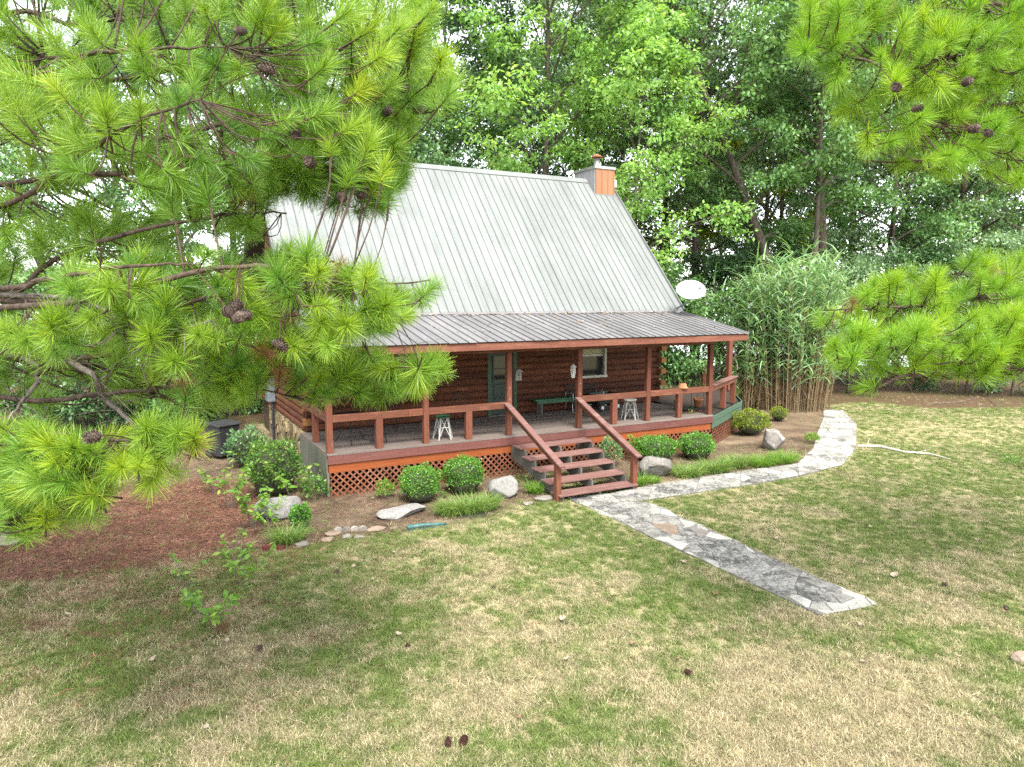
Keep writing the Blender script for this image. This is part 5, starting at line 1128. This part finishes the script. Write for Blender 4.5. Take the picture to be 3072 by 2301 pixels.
cm = cone_mesh(M['coner'], 77); cmd = cone_mesh(M['cone'], 78)
for i, (px, py, s, lb) in enumerate([(1345,2238,1.25,'upright dark red cone on the bleached lawn, one of a close pair'),(1392,2230,1.3,'flattened brown cone lying beside the upright cone'),(2062,2025,1.1,'dark red cone in the green patch below the flagstone path end'),(1010,1722,1.0,'grey cone on the lawn below the scalloped edging'),(777,1952,1.0,'cone on the grass below the lawn sapling'),(2832,1760,1.0,'dark cone on the lawn beyond the path end'),(3018,1832,1.0,'dark cone in the lawn close to the pale wood chunk'),(1480,1768,.8,'small broken cone in the middle of the lawn'),(1222,1945,.8,'reddish cone fragment in the straw coloured grass')]):
    c = gz(px, py); o = link('pine_cone', cm if i in (0,1,2,8) else cmd); o.location = c+Vector((0,0,.045)); o.rotation_euler = ((.3 if i == 0 else 1.5), rnd.uniform(-.3,.3), rnd.uniform(0,6)); o.scale = (s*.8, s*.8, s*(.8 if i != 1 else .95)); tag(o, lb, 'pine cone')
c = gz(3058,1985); rock('pale chunk of broken wood on the lawn', (c.x+.05, c.y), .20, .10, .16, 55, M['flagtan'], 'wood_chunk', 'wood', flat=.6, sub=3)

# ------------------------------------------------------------------ on the porch
def bench(label, loc, rz):
    root = thing('bench', label, 'bench', loc, rz); s = MB().box(-.9,.9,-.17,.17,.43,.475).build('seat', M['benchgreen'], root, .006)
    MB().box(-.82,.82,-.165,-.14,.34,.428).build('apron', M['benchgreen'], s); MB().box(-.82,.82,.14,.165,.34,.428).build('apron', M['benchgreen'], s)
    for x in (-.66, .66): MB().prism([(x-.022,-.15,0),(x-.022,-.05,0),(x-.022,0,.09),(x-.022,.05,0),(x-.022,.15,0),(x-.022,.135,.425),(x-.022,-.135,.425)], (.044,0,0)).build('leg', M['greywood'], root)
bench('green plank bench with grey board legs against the log wall', (11.95, 19.35, DZ), 0)
def stand(label, loc, seed, top):
    r = random.Random(seed); root = thing('twig_stand', label, 'plant stand', loc, r.uniform(0,1)); n = 5; ft = []; tp_ = []
    for i in range(n):
        a = 2*math.pi*i/n; f = Vector((math.cos(a)*.27, math.sin(a)*.27, 0)); u = Vector((math.cos(a)*.15, math.sin(a)*.15, .58)); ft.append(f); tp_.append(u); MB().tube([f, (f+u)/2+Vector((0,0,.01)), u], [.022,.02,.019], 7).build('leg', M['whitewood'], root)
    for i in range(n):
        j = (i+1) % n; MB().tube([ft[i]*.92+Vector((0,0,.06)), tp_[j]], .012, 6).build('brace', M['whitewood'], root); MB().tube([ft[j]*.92+Vector((0,0,.06)), tp_[i]], .012, 6).build('brace', M['whitewood'], root)
        m1, m2 = ft[i]*.45+tp_[i]*.55, ft[j]*.45+tp_[j]*.55; MB().tube([m1, m2], .012, 6).build('stretcher', M['whitewood'], root)
    MB().lathe([(.0,.575),(.2,.575),(.205,.60),(.19,.615),(0,.615)], (0,0,0), 20).build('top', top, root)
stand('white twig plant stand with green round top near the porch corner', (7.02, 17.05, DZ), 1, M['benchgreen'])
stand('white twig plant stand under the rail right of the stairs', (13.22, 17.2, DZ), 2, M['whitewood'])
def iron_table(label, loc):
    root = thing('iron_table', label, 'table', loc); MB().lathe([(.0,.70),(.46,.70),(.47,.715),(.46,.73),(0,.73)], (0,0,0), 28).build('table_top', M['iron'], root)
    for i in range(3):
        a = i*2.094+.3; d = Vector((math.cos(a), math.sin(a), 0)); MB().tube([d*.42+Vector((0,0,.70)), d*.30+Vector((0,0,.5)), d*.28+Vector((0,0,.25)), d*.40+Vector((0,0,.03)), d*.46+Vector((0,0,.012))], .012, 6).build('leg', M['iron'], root)
    MB().tube([Vector((math.cos(t)*.29, math.sin(t)*.29, .38)) for t in np.linspace(0, 6.2832, 18)], .008, 5).build('ring', M['iron'], root)
iron_table('round black iron table at the left end of the porch', (4.75, 17.75, DZ))
def iron_chair(label, loc, rz):
    root = thing('iron_chair', label, 'chair', loc, rz); MB().lathe([(.0,.43),(.2,.43),(.205,.445),(0,.45)], (0,0,0), 18).build('seat', M['iron'], root)
    for a in (.78, 2.36, 3.93, 5.5):
        d = Vector((math.cos(a), math.sin(a), 0)); MB().tube([d*.18+Vector((0,0,.43)), d*.15+Vector((0,0,.25)), d*.22+Vector((0,0,0))], .009, 6).build('leg', M['iron'], root)
    bk = MB().tube([(-.17,.16,.43),(-.19,.2,.8),(-.1,.22,.92),(.1,.22,.92),(.19,.2,.8),(.17,.16,.43)], .01, 6).build('backrest', M['iron'], root)
    for x in (-.07, .07): MB().tube([(x,.17,.44),(x*.6,.2,.68),(x,.22,.91)], .006, 5).build('spindle', M['iron'], bk)
iron_chair('black iron chair by the log wall behind the first rail bay', (6.3, 18.7, DZ), .4); iron_chair('black iron chair beside the door', (8.3, 18.9, DZ), -.3); iron_chair('black iron chair tucked behind the corner post', (5.35, 17.3, DZ), 2.4)
def cart(label, loc, rz):
    root = thing('garden_cart', label, 'cart', loc, rz); tb = MB()
    o_ = [(-.5,-.28),(.5,-.28),(.5,.28),(-.5,.28)]; lo = [(x*.82, y*.8, .27) for x, y in o_]; hi = [(x, y, .56) for x, y in o_]; hi2 = [(x*.93, y*.92, .56) for x, y in o_]; lo2 = [(x*.76, y*.72, .30) for x, y in o_]
    tb.add(lo+hi+hi2+lo2, [(3,2,1,0)]+[(i,(i+1)%4,4+(i+1)%4,4+i) for i in range(4)]+[(4+i,4+(i+1)%4,8+(i+1)%4,8+i) for i in range(4)]+[(8+i,8+(i+1)%4,12+(i+1)%4,12+i) for i in range(4)]+[(12,13,14,15)]); tb.build('tub', M['doorgreen'], root)
    MB().beam((-.42,0,.24),(.42,0,.24),.3,.04).beam((-.34,-.3,.14),(-.34,.3,.14),.03,.03).beam((.34,-.3,.14),(.34,.3,.14),.03,.03).beam((-.34,0,.14),(-.34,0,.24),.04,.04,(0,1,0)).beam((.34,0,.14),(.34,0,.24),.04,.04,(0,1,0)).build('chassis', M['iron'], root)
    for x in (-.34, .34):
        for y in (-.31, .31):
            w_ = MB().lathe([(.06,-.035),(.12,-.035),(.135,-.02),(.135,.02),(.12,.035),(.06,.035)], (0,0,0), 20).build('wheel', M['rubber'], root); w_.matrix_basis = Matrix.Translation((x, y, .137)) @ Matrix.Rotation(math.pi/2, 4, 'X')
            MB().lathe([(0,-.04),(.062,-.037),(.065,0),(.062,.037),(0,.04)], (0,0,0), 16).build('hub', M['white'], w_)
    MB().tube([(-.44,0,.22),(-.8,0,.3),(-.95,0,.75)], .014, 6).tube([(-.95,-.1,.75),(-.95,.1,.75)], .014, 6).build('handle', M['iron'], root)
cart('dark green garden cart with white hubbed wheels under the window', (13.55, 19.05, DZ), .12)
def settle(label, loc):
    root = thing('garden_bench', label, 'bench', loc)
    for k in range(4): MB().box(-.62,.62,-.22+k*.11,-.13+k*.11,.40,.43).build('seat_slat', M['greywood'], root)
    for x in (-.6, .6):
        pts = [(x,-.24,0),(x,-.2,.25),(x,-.26,.42),(x,-.22,.6),(x,-.13,.66),(x,-.09,.6),(x,-.14,.56)]; MB().tube(pts, .014, 6).tube([(x,-.13,.64),(x,.2,.62),(x,.22,.42),(x,.16,.2),(x,.24,0)], .014, 6).tube([(x,-.22,.405),(x,.22,.405)], .012, 6).build('arm_frame', M['galv'], root)
    for k in range(3): MB().box(-.6,.6,.235,.26,.52+k*.12,.60+k*.12).build('back_slat', M['dark'], root)
settle('scroll armed bench with pale slats behind the green cart', (13.0, 19.36, DZ))
def pot(name, label, loc, r0, h, mat, plant=None, tilt=0):
    root = thing(name, label, 'pot', loc); MB().lathe([(r0*.62,0),(r0*.9,h*.78),(r0,h*.78),(r0*1.02,h),(r0*.88,h),(r0*.84,h*.85),(r0*.1,h*.83)], (0,0,0), 22).build('body', mat, root, 0, True)
    MB().lathe([(r0*.84,h*.84),(r0*.4,h*.87),(0,h*.88)], (0,0,0), 16).build('soil', M['boxcore'], root); root.rotation_euler.x = tilt; return root
pot('flower_pot', 'terracotta pot on the iron plant stand', (16.28, 17.55, DZ+.10), .17, .30, M['terra'])
pot('flower_pot', 'dark red pot beside the terracotta pot', (15.62, 17.75, DZ+.10), .15, .26, M['terradark'])
rp = pot('flower_pot', 'terracotta bowl resting upside down on the porch rail', (14.86, 16.71, 1.975+.15), .15, .15, M['terra']); rp.rotation_euler.x = math.pi
ps = thing('plant_stand', 'low iron plant stand with tall hooks by the corner post', 'plant stand', (16.0, 17.6, DZ))
MB().box(-.55,.45,-.2,.2,.07,.095).build('shelf', M['iron'], ps)
for x, y, h in ((.42,-.15,.95), (.42,.15,1.0), (-.5,-.15,.09), (-.5,.15,.09), (.18,.17,1.05)): MB().tube([(x,y,0),(x,y,h)]+([(x-.05,y,h+.07),(x-.12,y,h+.02)] if h > .5 else []), .008, 6).build('rod', M['iron'], ps)
fl_ = thing('fallen_petals', 'red petals scattered at the foot of the pots', 'petals', (16.0, 17.35, DZ)); M['petal'] = plain('red_petal', (.5,.03,.05), .6)
for k in range(16): MB().lathe([(0,0),(.022,.006),(.018,.02),(0,.022)], (rnd.uniform(-.35,.25), rnd.uniform(-.06,.06), 0), 7).build('petal', M['petal'], fl_)
def hang(name, label, x, z, body):
    root = thing(name, label, 'hanging ornament', (x, PY+.0, z)); body(root); MB().tube([(0,0,.28),(0,.0,3.31-z)], .005, 5).build('chain', M['iron'], root)
def lantern(root):
    MB().lathe([(.03,-.12),(.045,-.1),(.055,.0),(.06,.16),(.04,.2),(.0,.2)], (0,0,0), 10).build('body', M['whitewood'], root)
    MB().lathe([(.1,.19),(.09,.21),(.02,.28),(0,.29)], (0,0,0), 12).build('roof', M['whitewood'], root)
    for k in range(6): a = k*1.047; MB().tube([(.045*math.cos(a),.045*math.sin(a),-.1),(.07*math.cos(a),.07*math.sin(a),.05),(.07*math.cos(a),.07*math.sin(a),.18)], .006, 5).build('rib', M['white'], root)
def birdhouse(root):
    MB().box(-.09,.09,-.08,.08,-.12,.12).build('box', M['greywood'], root, .006); MB().prism([(-.13,-.12,.11),(.13,-.12,.11),(0,-.12,.2)], (0,.24,0)).build('roof', M['greywood'], root); MB().tube([(.0,-.08,-.04),(0,-.14,-.04)], .008, 6).build('perch', M['dark'], root)
    MB().tube([(0,-.082,.03),(0,-.084,.03)], .025, 12).build('entrance', M['iron'], root); MB().tube([(0,0,.19),(0,0,.29)], .005, 5).build('ring', M['iron'], root)
hang('lantern', 'white ribbed lantern hanging beside the right stair post', 10.83, 2.62, lantern); hang('bird_house', 'weathered wooden bird house hanging beside the left stair post', 9.05, 2.66, birdhouse)

# ------------------------------------------------------------------ satellite dish
sd = thing('satellite_dish', 'white satellite dish on a bent pipe at the roof corner', 'satellite dish', (16.42, 18.86, 4.27), world=True)
base = Vector((16.42, 18.86, 4.27)); hub = at(2078, 893, 23.6); 
MB().box(base.x-.08, base.x+.08, base.y-.07, base.y+.07, base.z-.03, base.z+.035).build('foot', M['galv'], sd, .004)
MB().tube([base, base+Vector((0.0,0,.12)), base+(hub-base)*.55, hub], .025, 8).build('pipe', M['grey'], sd)
MB().tube([base+Vector((-.12,.05,.08)), base+(hub-base)*.7], .012, 6).build('strut', M['grey'], sd)
nrm = ((CAMP-hub).normalized()*.62+Vector((0.05,-.10,.62))).normalized(); q = nrm.to_track_quat('Z', 'Y').to_matrix().to_4x4(); dc = at(2073, 869, 23.5)
mb = MB(); prof = [(0,-.085),(.12,-.08),(.24,-.062),(.34,-.033),(.42,0),(.43,.004),(.425,.012),(.415,.008),(.335,-.02),(.24,-.047),(.12,-.064),(0,-.069)]
mb.lathe(prof, (0,0,0), 36); d_ = mb.build('dish', M['white'], sd, 0, True); d_.matrix_basis = Matrix.Translation(dc) @ q @ Matrix.Diagonal((1.12,1.0,1,1))
MB().beam(dc-nrm*.1, hub, .1, .1).build('mount', M['grey'], sd)
tipp = at(2101, 864, 23.05); MB().tube([hub+Vector((0,0,-.02)), hub+(tipp-hub)*.5+Vector((0,0,-.03)), tipp], .018, 7).build('feed_arm', M['grey'], sd)
MB().beam(tipp-Vector((.05,0,0)), tipp+Vector((.06,.02,0)), .06, .06).build('feed_head', M['grey'], sd, .008)

# ------------------------------------------------------------------ trash cart
def wheelie(label, loc, rz):
    root = thing('trash_cart', label, 'trash cart', loc, rz); b = MB()
    lo = [(-.27,-.30,.08),(.27,-.30,.08),(.27,.24,.08),(-.27,.24,.08)]; hi = [(-.36,-.40,1.0),(.36,-.40,1.0),(.36,.34,1.0),(-.36,.34,1.0)]
    b.add(lo+hi, [(3,2,1,0),(4,5,6,7)]+[(i,(i+1)%4,4+(i+1)%4,4+i) for i in range(4)]); b.build('body', M['bin'], root, .03)
    MB().prism([(-.39,-.44,1.0),(-.39,.40,1.0),(-.39,.40,1.06),(-.39,.1,1.11),(-.39,-.40,1.06),(-.39,-.44,1.03)], (.78,0,0)).build('lid', M['bin'], root, .015)
    MB().tube([(-.3,.44,.98),(.3,.44,.98)], .018, 8).build('handle', M['bin'], root)
    for x in (-.31, .31): w_ = MB().lathe([(.05,-.03),(.13,-.03),(.14,0),(.13,.03),(.05,.03)], (0,0,0), 18).build('wheel', M['rubber'], root); w_.matrix_basis = Matrix.Translation((x, .22, .14)) @ Matrix.Rotation(math.pi/2, 4, 'Y')
c = gz(672,1378); wheelie('black lidded trash cart beside the cabin in the shade', (c.x, c.y+.3, ground_z(c.x, c.y)), .5)
# ------------------------------------------------------------------ leaf debris on the porch roof
r = np.random.default_rng(3); n = 420; X = r.uniform(6.5, 16.6, n); s = np.where(r.uniform(0,1,n) < .55, 1-np.abs(r.normal(0,.05,n)), r.uniform(.1,1,n)); Y = PE_Y+(EY-.08-PE_Y)*s; Z = PE_Z+(4.262-PE_Z)*s+.035
P = np.stack([X,Y,Z],1); D = unit(np.stack([r.normal(0,1,n), r.normal(0,1,n), r.normal(0,.15,n)],1)); N_ = unit(np.array([0,-.2,1])+r.normal(0,.3,(n,3))); L = r.uniform(.05,.13,n)
M['debris'] = leaf('dry_roof_leaves', [(.08,.05,.035), (.16,.11,.08), (.27,.22,.17), (.36,.32,.26)], .1, .8, .2, 2)
tag(link('roof_leaf_litter', np_mesh('roof_leaf_litter', leaf_quads(P, D, N_, L, L*.5), 4, M['debris'])), 'dry leaves caught along the porch roof under the flashing', 'leaf litter', kind='stuff')
